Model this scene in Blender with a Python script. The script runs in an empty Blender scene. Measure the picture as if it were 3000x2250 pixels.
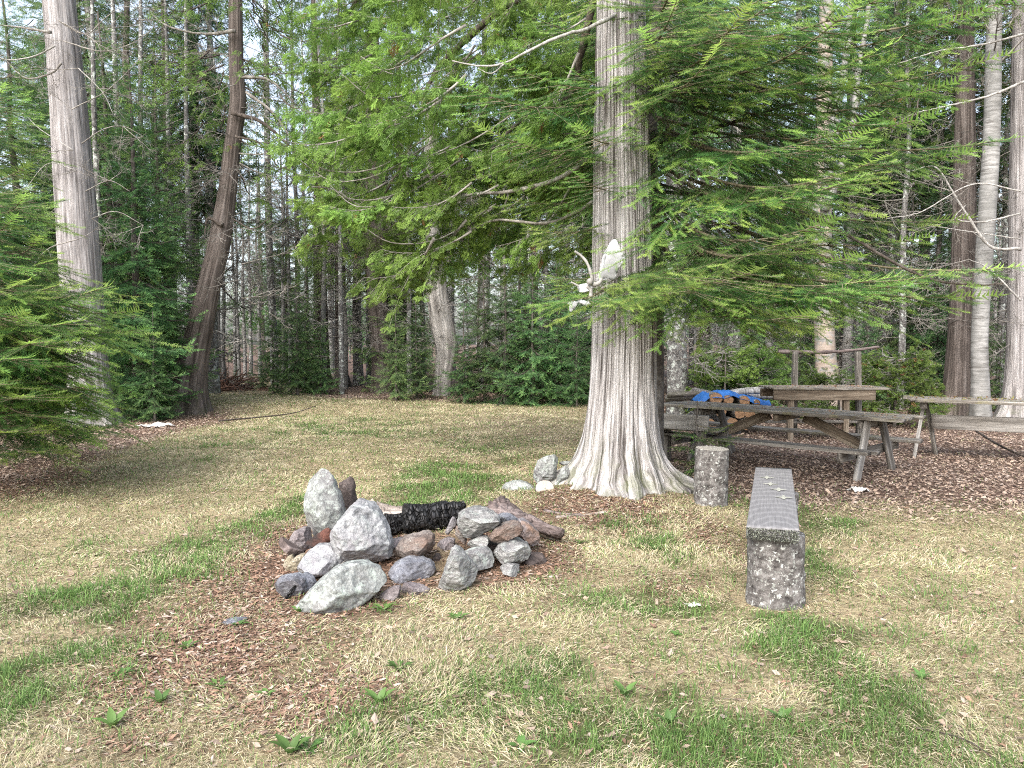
import bpy, bmesh, math, random
import numpy as np
from mathutils import Vector, Matrix, noise as mnoise
R = math.radians
sc = bpy.context.scene
col = sc.collection
rng = np.random.default_rng(7)
random.seed(7)

# ------------------------------------------------------------------ camera, sky, sun, exposure
FPX, EYE = 2266.0, 1.6                       # focal length in photo pixels, eye height in metres
PITCH = math.atan(119 / FPX)
cam = bpy.data.cameras.new('camera')
cam.sensor_width = 36.0
cam.lens = 36.0 * FPX / 3000.0
cam.clip_end = 2000
camo = bpy.data.objects.new('camera', cam)
col.objects.link(camo)
camo.location = (0, 0, EYE)
camo.rotation_euler = (math.pi / 2 - PITCH, 0, 0)
sc.camera = camo

SUN_EL, SUN_AZ = R(42), R(205)               # behind the viewer, to the left (azimuth from +Y towards +X)
world = bpy.data.worlds.new('World')
sc.world = world
world.use_nodes = True
wn = world.node_tree
bg = wn.nodes['Background']
sky = wn.nodes.new('ShaderNodeTexSky')
sky.sky_type = 'NISHITA'
sky.sun_disc = False
sky.sun_elevation = SUN_EL
sky.sun_rotation = SUN_AZ
sky.air_density = 1.0
sky.dust_density = 4.0
sky.ozone_density = 1.0
hsv = wn.nodes.new('ShaderNodeHueSaturation')
hsv.inputs['Saturation'].default_value = 0.62
hsv.inputs['Value'].default_value = 1.25
wn.links.new(sky.outputs[0], hsv.inputs['Color'])
wn.links.new(hsv.outputs[0], bg.inputs['Color'])
bg.inputs['Strength'].default_value = 0.15
sl = bpy.data.lights.new('sun', 'SUN')
sl.energy = 1.25
sl.angle = R(60)
sl.color = (1.0, 0.985, 0.96)
slo = bpy.data.objects.new('sun', sl)
col.objects.link(slo)
SDIR = Vector((math.sin(SUN_AZ) * math.cos(SUN_EL), math.cos(SUN_AZ) * math.cos(SUN_EL), math.sin(SUN_EL)))
slo.rotation_euler = SDIR.to_track_quat('Z', 'Y').to_euler()
slo.location = (0, 0, 60)
vs = sc.view_settings
vs.view_transform = 'Standard'
vs.look = 'None'
vs.gamma = 1.0
vs.exposure = 1.5
cy = sc.cycles
cy.max_bounces = 5
cy.diffuse_bounces = 3
cy.glossy_bounces = 2
cy.transmission_bounces = 3
cy.transparent_max_bounces = 4
cy.caustics_reflective = False
cy.caustics_refractive = False
cy.use_denoising = False
cy.pixel_filter_type = 'BLACKMAN_HARRIS'
cy.filter_width = 1.1
cy.sample_clamp_indirect = 4.0

# ------------------------------------------------------------------ helpers
FWD = Vector((0, math.cos(PITCH), -math.sin(PITCH)))
UP = Vector((0, math.sin(PITCH), math.cos(PITCH)))


def P(u, v, d):
    """the point at distance d (metres along the view) seen at photo pixel u, v"""
    w = FWD + Vector((1, 0, 0)) * ((u - 1500) / FPX) + UP * (-(v - 1125) / FPX)
    return Vector((0, 0, EYE)) + w * (d / w.y)


def G(u, v):
    """the ground point seen at photo pixel u, v"""
    w = FWD + Vector((1, 0, 0)) * ((u - 1500) / FPX) + UP * (-(v - 1125) / FPX)
    return Vector((0, 0, EYE)) + w * (EYE / -w.z)


def X(u, d):
    return (u - 1500) / FPX * d


def tag(o, label=None, cat=None, group=None, kind=None):
    if label: o['label'] = label
    if cat: o['category'] = cat
    if group: o['group'] = group
    if kind: o['kind'] = kind
    return o


def empty(name, loc=(0, 0, 0), rz=0.0):
    o = bpy.data.objects.new(name, None)
    o.empty_display_size = 0.2
    col.objects.link(o)
    o.location = loc
    o.rotation_euler = (0, 0, rz)
    return o


def link(name, me, parent=None, mw=None):
    o = bpy.data.objects.new(name, me)
    col.objects.link(o)
    if parent is not None: o.parent = parent
    if mw is not None: o.matrix_basis = mw
    return o


def hash3(ix, iy, iz):
    h = (ix * 374761393 + iy * 668265263 + iz * 2147483647 + 1013904223) & 0xFFFFFFFF
    h = ((h ^ (h >> 13)) * 1274126177) & 0xFFFFFFFF
    h = ((h ^ (h >> 16)) * 2246822519) & 0xFFFFFFFF
    return ((h ^ (h >> 15)) & 0xFFFFFF) / float(0xFFFFFF)


def vnoise(x, y, z=0.0):
    x, y, z = np.broadcast_arrays(np.asarray(x, float), np.asarray(y, float), np.asarray(z, float))
    fx, fy, fz = np.floor(x), np.floor(y), np.floor(z)
    ix, iy, iz = fx.astype(np.int64), fy.astype(np.int64), fz.astype(np.int64)
    tx, ty, tz = x - fx, y - fy, z - fz
    tx, ty, tz = tx * tx * (3 - 2 * tx), ty * ty * (3 - 2 * ty), tz * tz * (3 - 2 * tz)
    r = 0
    for a in (0, 1):
        for b in (0, 1):
            for c in (0, 1):
                w = (tx if a else 1 - tx) * (ty if b else 1 - ty) * (tz if c else 1 - tz)
                r = r + w * hash3(ix + a, iy + b, iz + c)
    return r


def fbm(x, y, z=0.0, o=4):
    s, a, t = 0, 0.5, 0
    x, y, z = np.asarray(x, float), np.asarray(y, float), np.asarray(z, float)
    for k in range(o):
        s = s + a * vnoise(x * 2 ** k + 17 * k, y * 2 ** k - 9 * k, z * 2 ** k + 5 * k)
        t += a
        a *= 0.5
    return s / t


def smooth(a, b, x):
    t = np.clip((np.asarray(x, float) - a) / (b - a), 0, 1)
    return t * t * (3 - 2 * t)


def tri_mesh(name, V, F, mats, mi=None, tint=None, sm=None):
    """a triangle mesh from numpy arrays; tint is a colour per vertex, mi a material per face, sm smooth faces"""
    V = np.ascontiguousarray(V, np.float32)
    F = np.ascontiguousarray(F, np.int32)
    me = bpy.data.meshes.new(name)
    me.vertices.add(len(V))
    me.vertices.foreach_set('co', V.ravel())
    k = F.shape[1]
    me.loops.add(F.size)
    me.loops.foreach_set('vertex_index', F.ravel())
    me.polygons.add(len(F))
    me.polygons.foreach_set('loop_start', np.arange(0, F.size, k, dtype=np.int32))
    for m in mats: me.materials.append(m)
    if mi is not None: me.polygons.foreach_set('material_index', np.asarray(mi, np.int32))
    if tint is not None:
        a = me.attributes.new('tint', 'FLOAT_COLOR', 'POINT')
        c = np.ones((len(V), 4), np.float32)
        c[:, :3] = tint
        a.data.foreach_set('color', c.ravel())
    me.update(calc_edges=True)
    if sm is None or (not np.isscalar(sm)) or not sm:
        flag = np.zeros(len(F), bool) if sm is None or np.isscalar(sm) else np.asarray(sm, bool)
        me.polygons.foreach_set('use_smooth', flag)
    else:
        me.polygons.foreach_set('use_smooth', np.ones(len(F), bool))
    return me


class Geo:
    def __init__(s):
        s.V, s.F, s.M, s.T, s.S, s.n = [], [], [], [], [], 0

    def add(s, V, F, mi=0, tint=(1, 1, 1), sm=False):
        V = np.asarray(V, float).reshape(-1, 3)
        F = np.asarray(F, np.int64).reshape(-1, 3)
        s.V.append(V)
        s.F.append(F + s.n)
        s.M.append(np.full(len(F), mi))
        s.S.append(np.full(len(F), sm))
        t = np.asarray(tint, float)
        s.T.append(np.broadcast_to(t, (len(V), 3)) if t.ndim == 1 else t)
        s.n += len(V)

    def arrays(s):
        return np.concatenate(s.V), np.concatenate(s.F), np.concatenate(s.M), np.concatenate(s.T), np.concatenate(s.S)

    def mesh(s, name, mats):
        V, F, M, T, S = s.arrays()
        return tri_mesh(name, V, F, mats, M, T, S)


def norm(a):
    return a / np.maximum(np.linalg.norm(a, axis=-1, keepdims=True), 1e-9)


def tube(pts, rad, segs=6, cap=True):
    """a tapered tube along pts; returns vertices and triangles"""
    p = np.asarray(pts, float)
    n = len(p)
    r = np.broadcast_to(np.asarray(rad, float), (n,))
    t = norm(np.gradient(p, axis=0))
    ref = np.array([0, 0, 1.0]) if abs(t[:, 2]).mean() < 0.8 else np.array([1.0, 0, 0])
    a = norm(np.cross(t, ref))
    b = np.cross(t, a)
    th = np.linspace(0, 2 * np.pi, segs, endpoint=False)
    V = p[:, None] + r[:, None, None] * (np.cos(th)[None, :, None] * a[:, None] + np.sin(th)[None, :, None] * b[:, None])
    V = V.reshape(-1, 3)
    i = np.arange(n - 1)[:, None] * segs + np.arange(segs)[None]
    j = np.arange(n - 1)[:, None] * segs + (np.arange(segs)[None] + 1) % segs
    F = np.concatenate([np.stack([i, j, j + segs], -1).reshape(-1, 3), np.stack([i, j + segs, i + segs], -1).reshape(-1, 3)])
    if cap:
        V = np.concatenate([V, p[:1], p[-1:]])
        k = np.arange(segs)
        k2 = (k + 1) % segs
        F = np.concatenate([F, np.stack([np.full(segs, n * segs), k2, k], -1),
                            np.stack([np.full(segs, n * segs + 1), (n - 1) * segs + k, (n - 1) * segs + k2], -1)])
    return V, F


def spline(pts, n):
    """n points on a Catmull-Rom curve through pts (any number of columns)"""
    p = np.asarray([tuple(q) for q in pts], float)
    p = np.concatenate([2 * p[:1] - p[1:2], p, 2 * p[-1:] - p[-2:-1]])
    m = len(p) - 3
    s = np.linspace(0, m - 1e-6, n)
    k = s.astype(int)
    t = (s - k)[:, None]
    a, b, c, d = p[k], p[k + 1], p[k + 2], p[k + 3]
    return 0.5 * (2 * b + (c - a) * t + (2 * a - 5 * b + 4 * c - d) * t ** 2 + (3 * b - a - 3 * c + d) * t ** 3)


def inst(Vt, Ft, O, Xd, Zd, S, tint=None, tt=None):
    """copies of a template (x along Xd, z near Zd) merged in one array; tint per copy times tt per template vertex"""
    O, Xd = np.asarray(O, float), norm(np.asarray(Xd, float))
    Yd = norm(np.cross(np.asarray(Zd, float), Xd))
    Zd = np.cross(Xd, Yd)
    S = np.asarray(S, float)
    if S.ndim == 1: S = np.repeat(S[:, None], 3, 1)
    L = Vt[None] * S[:, None, :]
    V = O[:, None] + L[..., :1] * Xd[:, None] + L[..., 1:2] * Yd[:, None] + L[..., 2:] * Zd[:, None]
    n, k = len(O), len(Vt)
    F = (Ft[None] + (np.arange(n) * k)[:, None, None]).reshape(-1, 3)
    T = None
    if tint is not None:
        T = np.repeat(np.asarray(tint, float)[:, None], k, 1)
        if tt is not None: T = T * tt[None, :, None]
        T = T.reshape(-1, 3)
    return V.reshape(-1, 3), F, T


# ------------------------------------------------------------------ materials
def new_mat(name, rough=0.8, spec=0.25):
    m = bpy.data.materials.new(name)
    m.use_nodes = True
    nt = m.node_tree
    b = nt.nodes['Principled BSDF']
    b.inputs['Roughness'].default_value = rough
    b.inputs['Specular IOR Level'].default_value = spec
    return m, nt, b


def nd(nt, typ, **kw):
    n = nt.nodes.new('ShaderNode' + typ)
    for k, v in kw.items():
        if hasattr(n, k) and k not in n.inputs: setattr(n, k, v)
        else: n.inputs[k].default_value = v
    return n


def coords(nt, scale=(1, 1, 1), kind='Object', loc=(0, 0, 0)):
    t = nd(nt, 'TexCoord')
    m = nd(nt, 'Mapping')
    m.inputs['Scale'].default_value = scale
    m.inputs['Location'].default_value = loc
    nt.links.new(t.outputs[kind], m.inputs[0])
    return m.outputs[0]


def nz(nt, vec, scale, detail=5, rough=0.6, dist=0.0):
    n = nd(nt, 'TexNoise')
    n.inputs['Scale'].default_value = scale
    n.inputs['Detail'].default_value = detail
    n.inputs['Roughness'].default_value = rough
    n.inputs['Distortion'].default_value = dist
    nt.links.new(vec, n.inputs['Vector'])
    return n.outputs['Fac']


def ramp(nt, fac, stops):
    r = nd(nt, 'ValToRGB')
    e = r.color_ramp.elements
    while len(e) < len(stops): e.new(0.5)
    for q, (p, c) in zip(e, stops):
        q.position = p
        q.color = (*c, 1) if not np.isscalar(c) else (c, c, c, 1)
    nt.links.new(fac, r.inputs[0])
    return r.outputs[0]


def mix(nt, fac, a, b, mode='MIX'):
    m = nd(nt, 'Mix', data_type='RGBA', blend_type=mode)
    for sock, v in ((m.inputs[0], fac), (m.inputs[6], a), (m.inputs[7], b)):
        if isinstance(v, bpy.types.NodeSocket): nt.links.new(v, sock)
        elif np.isscalar(v): sock.default_value = v
        else: sock.default_value = (*v, 1)
    return m.outputs[2]


def bump(nt, b, h, strength=0.5, dist=0.02):
    n = nd(nt, 'Bump')
    n.inputs['Strength'].default_value = strength
    n.inputs['Distance'].default_value = dist
    nt.links.new(h, n.inputs['Height'])
    nt.links.new(n.outputs[0], b.inputs['Normal'])


def leaf_mat(name, trans=0.35, gain=1.0, rough=0.5, vary=0.35, hue=0.02):
    """foliage: the leaf colour comes with the mesh, each plant a little different, light passing through"""
    m, nt, b = new_mat(name, rough, 0.3)
    a = nd(nt, 'Attribute', attribute_name='tint')
    oi = nd(nt, 'ObjectInfo')
    h = nd(nt, 'HueSaturation')
    mr = nd(nt, 'MapRange')
    mr.inputs['To Min'].default_value = gain * (1 - vary)
    mr.inputs['To Max'].default_value = gain * (1 + vary)
    nt.links.new(oi.outputs['Random'], mr.inputs['Value'])
    nt.links.new(mr.outputs[0], h.inputs['Value'])
    mu = nd(nt, 'Math', operation='MULTIPLY')
    mu.inputs[1].default_value = 7.31
    fr = nd(nt, 'Math', operation='FRACT')
    mh = nd(nt, 'MapRange')
    mh.inputs['To Min'].default_value = 0.5 - hue
    mh.inputs['To Max'].default_value = 0.5 + hue
    nt.links.new(oi.outputs['Random'], mu.inputs[0])
    nt.links.new(mu.outputs[0], fr.inputs[0])
    nt.links.new(fr.outputs[0], mh.inputs['Value'])
    nt.links.new(mh.outputs[0], h.inputs['Hue'])
    nt.links.new(a.outputs['Color'], h.inputs['Color'])
    nt.links.new(h.outputs[0], b.inputs['Base Color'])
    if trans:
        t = nd(nt, 'BsdfTranslucent')
        nt.links.new(h.outputs[0], t.inputs['Color'])
        x = nd(nt, 'MixShader')
        x.inputs[0].default_value = trans
        nt.links.new(b.outputs[0], x.inputs[1])
        nt.links.new(t.outputs[0], x.inputs[2])
        nt.links.new(x.outputs[0], nt.nodes['Material Output'].inputs[0])
    return m


def bark_coords(nt, scale):
    t = nd(nt, 'Attribute', attribute_name='tint')
    m = nd(nt, 'Mapping')
    m.inputs['Scale'].default_value = scale
    nt.links.new(t.outputs['Vector'], m.inputs[0])
    return m.outputs[0]


def bark_mat(name, dark, mid, light, scale=(22, 22, 1.1), moss=0.0, contrast=(0.3, 0.5, 0.72), bstr=0.6, lichen=0.0, bd=0.03, attr=True):
    m, nt, b = new_mat(name, 0.9, 0.15)
    v = bark_coords(nt, scale) if attr else coords(nt, scale)
    f = nz(nt, v, 1.0, 6, 0.65, 0.4)
    c = ramp(nt, f, [(contrast[0], dark), (contrast[1], mid), (contrast[2], light)])
    f2 = nz(nt, v, 2.7, 4, 0.7, 0.8)
    c = mix(nt, 0.55, c, ramp(nt, f2, [(0.34, 0.35), (0.5, 1.0), (0.66, 1.35)]), 'MULTIPLY')
    big = nz(nt, coords(nt, (1, 1, 0.6)), 2.3, 4)
    c = mix(nt, ramp(nt, big, [(0.35, 0.0), (0.7, 0.55)]), c, mix(nt, 0.75, c, mid, 'MULTIPLY'))
    if lichen:
        l = nz(nt, coords(nt), 9.0, 6, 0.7)
        c = mix(nt, ramp(nt, l, [(0.62 - lichen * 0.15, 0.0), (0.66 - lichen * 0.15, 0.85)]), c, (0.5, 0.54, 0.5))
    if moss:
        z = nd(nt, 'SeparateXYZ')
        nt.links.new(coords(nt), z.inputs[0])
        mz = nd(nt, 'MapRange')
        mz.inputs['From Min'].default_value = 0.7
        mz.inputs['From Max'].default_value = 0.0
        nt.links.new(z.outputs[2], mz.inputs[0])
        mm = nd(nt, 'Math', operation='MULTIPLY')
        nt.links.new(mz.outputs[0], mm.inputs[0])
        nt.links.new(ramp(nt, nz(nt, coords(nt), 5, 5), [(0.45, 0.0), (0.65, moss)]), mm.inputs[1])
        c = mix(nt, mm.outputs[0], c, (0.07, 0.09, 0.02))
    nt.links.new(c, b.inputs['Base Color'])
    ad = nd(nt, 'Math', operation='MULTIPLY_ADD')
    nt.links.new(f2, ad.inputs[0])
    ad.inputs[1].default_value = 0.5
    nt.links.new(f, ad.inputs[2])
    bump(nt, b, ad.outputs[0], bstr, bd)
    return m


M = {}
M['cedar_bark'] = bark_mat('cedar bark', (0.075, 0.066, 0.062), (0.31, 0.295, 0.29), (0.50, 0.488, 0.49), (32, 32, 1.1), 0.5, (0.37, 0.5, 0.62))
M['cedar_bark_plain'] = bark_mat('grey cedar bark', (0.075, 0.067, 0.064), (0.27, 0.254, 0.25), (0.47, 0.46, 0.462), (20, 20, 0.8), 0.4, bd=0.06)
M['cedar_bark_brown'] = bark_mat('brown cedar bark', (0.032, 0.026, 0.022), (0.11, 0.092, 0.082), (0.225, 0.198, 0.182), (16, 16, 0.7), 0.3, bd=0.06)
M['fir_bark'] = bark_mat('fir bark', (0.05, 0.042, 0.036), (0.12, 0.105, 0.095), (0.24, 0.225, 0.21), (9, 9, 5), 0.2)
M['spruce_bark'] = bark_mat('grey spruce bark', (0.06, 0.055, 0.052), (0.165, 0.16, 0.156), (0.31, 0.31, 0.30), (14, 14, 9), 0.4, lichen=0.5)
M['dead_twig'] = bark_mat('dead twig bark', (0.10, 0.09, 0.08), (0.23, 0.215, 0.195), (0.40, 0.385, 0.36), (8, 8, 8), bstr=0.2, attr=False)
M['pale_twig'] = bark_mat('bleached dead wood', (0.16, 0.15, 0.14), (0.33, 0.32, 0.30), (0.5, 0.49, 0.47), (30, 30, 6), bstr=0.3, attr=False)
M['fir_twig'] = bark_mat('fir twig bark', (0.09, 0.075, 0.05), (0.19, 0.165, 0.11), (0.31, 0.28, 0.20), (20, 20, 6), bstr=0.3, attr=False)
M['dark_limb'] = bark_mat('dark limb bark', (0.03, 0.026, 0.022), (0.085, 0.07, 0.06), (0.17, 0.15, 0.135), (20, 20, 6), bstr=0.5, attr=False)


def birch_mat(name, peel=0.0):
    m, nt, b = new_mat(name, 0.7, 0.25)
    v = bark_coords(nt, (3.2, 3.2, 26))
    f = nz(nt, v, 1.0, 5, 0.7, 0.6)
    g = nz(nt, coords(nt), 3.0, 5)
    c = ramp(nt, f, [(0.30, (0.06, 0.05, 0.045)), (0.42, (0.15, 0.147, 0.14)), (0.60, (0.30, 0.297, 0.29))])
    c = mix(nt, ramp(nt, g, [(0.40, 0.75), (0.62, 0.0)]), c, (0.135, 0.135, 0.128))
    if peel:
        c = mix(nt, ramp(nt, nz(nt, coords(nt, (3, 3, 5), loc=(3, 1, 0)), 1.2, 5), [(0.42, 0.0), (0.52, peel)]), c, (0.32, 0.25, 0.20))
        k = nz(nt, coords(nt, (5, 5, 9), loc=(1, 7, 2)), 1.6, 4)
        c = mix(nt, ramp(nt, k, [(0.66, 0.0), (0.68, 0.9)]), c, (0.045, 0.035, 0.03))
    nt.links.new(c, b.inputs['Base Color'])
    bump(nt, b, f, 0.3, 0.02)
    return m


M['split_bark'] = bark_mat('bare split trunk wood', (0.12, 0.11, 0.10), (0.30, 0.285, 0.265), (0.46, 0.445, 0.42), (9, 9, 0.8), bd=0.06)
M['birch_bark'] = birch_mat('white birch bark')
M['peeling_birch'] = birch_mat('peeling yellow birch bark', 0.65)
M['needles'] = leaf_mat('fir needles', 0.48, 1.2, 0.42, 0.16)
M['needles_far'] = leaf_mat('forest fir needles', 0.45, 1.5, 0.5, 0.38, 0.025)
M['cedar_leaf'] = leaf_mat('cedar sprays', 0.48, 1.2, 0.55, 0.22, 0.012)
M['cedar_far'] = leaf_mat('forest cedar sprays', 0.48, 1.3, 0.55, 0.35, 0.02)
M['blade'] = leaf_mat('grass blades', 0.3, 1.0, 0.55, 0.0, 0.0)
M['litter'] = leaf_mat('dead leaves', 0.15, 1.0, 0.75, 0.0, 0.0)
M['weed'] = leaf_mat('weed leaves', 0.3, 1.0, 0.45, 0.2, 0.01)


def wood_mat(name, dark, mid, light, grain=(1.2, 26, 26), lichen=0.0, end=None, moss=0.0):
    m, nt, b = new_mat(name, 0.85, 0.2)
    v = coords(nt, grain)
    f = nz(nt, v, 1.0, 6, 0.65, 0.8)
    c = ramp(nt, f, [(0.3, dark), (0.5, mid), (0.72, light)])
    st = nz(nt, coords(nt, (0.9, 3, 3)), 1.7, 5)
    c = mix(nt, ramp(nt, st, [(0.38, 0.7), (0.6, 0.0)]), c, mix(nt, 0.8, c, (0.35, 0.31, 0.27), 'MULTIPLY'))
    if lichen:
        l = nz(nt, coords(nt), 38.0, 4, 0.7)
        c = mix(nt, ramp(nt, l, [(0.60, 0.0), (0.66, lichen)]), c, (0.42, 0.45, 0.37))
    if moss:
        l = nz(nt, coords(nt), 7.0, 5, 0.7)
        c = mix(nt, ramp(nt, l, [(0.5, 0.0), (0.62, moss)]), c, (0.16, 0.15, 0.04))
    nt.links.new(c, b.inputs['Base Color'])
    bump(nt, b, f, 0.55, 0.012)
    return m


M['old_wood'] = wood_mat('weathered grey timber', (0.022, 0.019, 0.016), (0.135, 0.124, 0.111), (0.33, 0.312, 0.288), lichen=0.3)
M['old_wood_top'] = wood_mat('weathered table planks', (0.045, 0.038, 0.033), (0.20, 0.183, 0.163), (0.40, 0.38, 0.352), lichen=0.4, moss=0.35)
M['brown_wood'] = wood_mat('brown weathered timber', (0.035, 0.025, 0.018), (0.145, 0.115, 0.085), (0.28, 0.24, 0.19), lichen=0.2)
M['pale_wood'] = wood_mat('pale grey timber', (0.11, 0.103, 0.095), (0.27, 0.258, 0.242), (0.42, 0.41, 0.392))
M['drift_wood'] = wood_mat('rotting driftwood', (0.09, 0.07, 0.06), (0.27, 0.235, 0.21), (0.46, 0.42, 0.39), (2, 30, 30))
M['rot_wood'] = wood_mat('dark rotten wood', (0.03, 0.024, 0.022), (0.12, 0.095, 0.09), (0.26, 0.22, 0.21), (2, 22, 22))


def bench_top_mat():
    m, nt, b = new_mat('bench plank, silver grain', 0.75, 0.3)
    v = coords(nt, (0.34, 1.0, 1.0), loc=(0.45, 0.03, 0.0))
    w = nd(nt, 'TexWave', wave_type='RINGS', rings_direction='Z')
    w.inputs['Scale'].default_value = 6.5
    w.inputs['Distortion'].default_value = 2.6
    w.inputs['Detail'].default_value = 3
    w.inputs['Detail Scale'].default_value = 1.6
    nt.links.new(v, w.inputs['Vector'])
    f = nz(nt, coords(nt, (4, 90, 20)), 1.0, 4)
    c = ramp(nt, w.outputs['Fac'], [(0.1, (0.145, 0.142, 0.145)), (0.75, (0.156, 0.153, 0.156)), (0.97, (0.185, 0.182, 0.185))])
    c = mix(nt, 0.5, c, ramp(nt, f, [(0.3, 0.5), (0.7, 1.3)]), 'MULTIPLY')
    l = nz(nt, coords(nt, (1, 1, 1)), 7, 5, 0.7)
    c = mix(nt, ramp(nt, l, [(0.62, 0.0), (0.72, 0.6)]), c, (0.26, 0.26, 0.255))
    nt.links.new(c, b.inputs['Base Color'])
    bump(nt, b, f, 0.25, 0.004)
    return m


M['bench_top'] = bench_top_mat()


def log_bark_mat():
    m, nt, b = new_mat('log bark with white lichen', 0.9, 0.15)
    f = nz(nt, coords(nt, (16, 16, 22)), 1.0, 6, 0.7)
    c = ramp(nt, f, [(0.32, (0.022, 0.019, 0.018)), (0.52, (0.115, 0.107, 0.102)), (0.75, (0.27, 0.26, 0.252))])
    l = nz(nt, coords(nt), 31, 5, 0.7)
    c = mix(nt, ramp(nt, l, [(0.585, 0.0), (0.61, 0.95)]), c, (0.40, 0.41, 0.39))
    g = nz(nt, coords(nt, loc=(4, 4, 4)), 45, 3, 0.6)
    c = mix(nt, ramp(nt, g, [(0.60, 0.0), (0.66, 0.7)]), c, (0.28, 0.295, 0.27))
    nt.links.new(c, b.inputs['Base Color'])
    bump(nt, b, f, 0.8, 0.02)
    return m


M['log_bark'] = log_bark_mat()


def end_mat(name, c1, c2, c3):
    """sawn log end with growth rings about the local z axis"""
    m, nt, b = new_mat(name, 0.85, 0.2)
    v = coords(nt)
    w = nd(nt, 'TexWave', wave_type='RINGS', rings_direction='Z')
    w.inputs['Scale'].default_value = 26
    w.inputs['Distortion'].default_value = 2.0
    w.inputs['Detail'].default_value = 2
    nt.links.new(v, w.inputs['Vector'])
    c = ramp(nt, w.outputs['Fac'], [(0.0, c1), (0.5, c2), (1.0, c3)])
    c = mix(nt, ramp(nt, nz(nt, v, 12, 5), [(0.4, 0.0), (0.7, 0.5)]), c, c1)
    nt.links.new(c, b.inputs['Base Color'])
    bump(nt, b, w.outputs['Fac'], 0.2, 0.005)
    return m


M['cut_pale'] = end_mat('grey sawn log end', (0.22, 0.20, 0.175), (0.34, 0.32, 0.285), (0.43, 0.41, 0.37))
M['cut_brown'] = end_mat('brown sawn log end', (0.16, 0.09, 0.05), (0.27, 0.16, 0.09), (0.36, 0.23, 0.14))


def rock_mat(name, c1, c2, c3, lichen=0.0, band=(1, 1, 1), rust=None, rustw=0.0):
    m, nt, b = new_mat(name, 0.85, 0.25)
    rnd = nd(nt, 'ObjectInfo')
    t = nd(nt, 'TexCoord')
    mp = nd(nt, 'Mapping')
    mp.inputs['Scale'].default_value = band
    mp.inputs['Rotation'].default_value = (0.3, 0.5, 0.2)
    cmb = nd(nt, 'CombineXYZ')
    mu = nd(nt, 'Math', operation='MULTIPLY')
    mu.inputs[1].default_value = 20
    nt.links.new(rnd.outputs['Random'], mu.inputs[0])
    nt.links.new(mu.outputs[0], cmb.inputs[0])
    nt.links.new(cmb.outputs[0], mp.inputs['Location'])
    nt.links.new(t.outputs['Object'], mp.inputs[0])
    v = mp.outputs[0]
    f = nz(nt, v, 6.5, 8, 0.68, 0.6)
    c = ramp(nt, f, [(0.32, c1), (0.5, c2), (0.68, c3)])
    sp = nz(nt, v, 60, 3, 0.7)
    c = mix(nt, 0.55, c, ramp(nt, sp, [(0.35, 0.4), (0.65, 1.35)]), 'MULTIPLY')
    sm = nz(nt, v, 19, 6, 0.75, 1.2)
    c = mix(nt, 0.75, c, ramp(nt, sm, [(0.30, 0.25), (0.46, 0.95), (0.7, 1.45)]), 'MULTIPLY')
    if rust:
        r = nz(nt, v, 3.1, 5, 0.6)
        c = mix(nt, ramp(nt, r, [(0.45, 0.0), (0.6, rustw)]), c, rust)
    if lichen:
        l = nz(nt, v, 15, 6, 0.72)
        c = mix(nt, ramp(nt, l, [(0.50, 0.0), (0.62, lichen)]), c, (0.36, 0.41, 0.37))
    nt.links.new(c, b.inputs['Base Color'])
    bump(nt, b, f, 0.8, 0.035)
    return m


M['rock_pale'] = rock_mat('pale blue grey stone', (0.135, 0.137, 0.142), (0.235, 0.238, 0.245), (0.325, 0.328, 0.335), 0.25, rust=(0.20, 0.185, 0.20), rustw=0.5)
M['rock_green'] = rock_mat('pale greenish lichened stone', (0.114, 0.119, 0.116), (0.196, 0.206, 0.199), (0.279, 0.289, 0.279), 0.7, rust=(0.139, 0.114, 0.124), rustw=0.35)
M['rock_grey'] = rock_mat('banded grey stone', (0.102, 0.099, 0.099), (0.186, 0.183, 0.180), (0.282, 0.282, 0.273), 0.35, (1, 1, 3))
M['rock_brown'] = rock_mat('brown grey stone', (0.084, 0.069, 0.063), (0.156, 0.132, 0.120), (0.234, 0.210, 0.192), 0.1, (1, 1, 2.5), rust=(0.120, 0.072, 0.051), rustw=0.6)
M['rock_blue'] = rock_mat('blue grey slate', (0.096, 0.099, 0.114), (0.150, 0.156, 0.180), (0.216, 0.225, 0.252), 0.1, rust=(0.090, 0.078, 0.075), rustw=0.5)
M['rock_dark'] = rock_mat('dark brown slate', (0.032, 0.026, 0.024), (0.068, 0.054, 0.050), (0.120, 0.100, 0.092), 0.0)
M['rock_lilac'] = rock_mat('lilac brown slate', (0.096, 0.081, 0.084), (0.162, 0.141, 0.144), (0.222, 0.201, 0.201), 0.05)
M['rock_rust'] = rock_mat('rust red slate', (0.048, 0.024, 0.020), (0.104, 0.044, 0.032), (0.152, 0.068, 0.052), 0.0, rust=(0.024, 0.022, 0.022), rustw=0.9)
M['rock_tan'] = rock_mat('tan stone', (0.150, 0.126, 0.084), (0.228, 0.198, 0.144), (0.300, 0.270, 0.216), 0.1)
M['rock_ochre'] = rock_mat('rusty blue stone', (0.114, 0.108, 0.120), (0.180, 0.168, 0.174), (0.240, 0.228, 0.231), 0.0, rust=(0.216, 0.126, 0.078), rustw=0.8)


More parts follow.
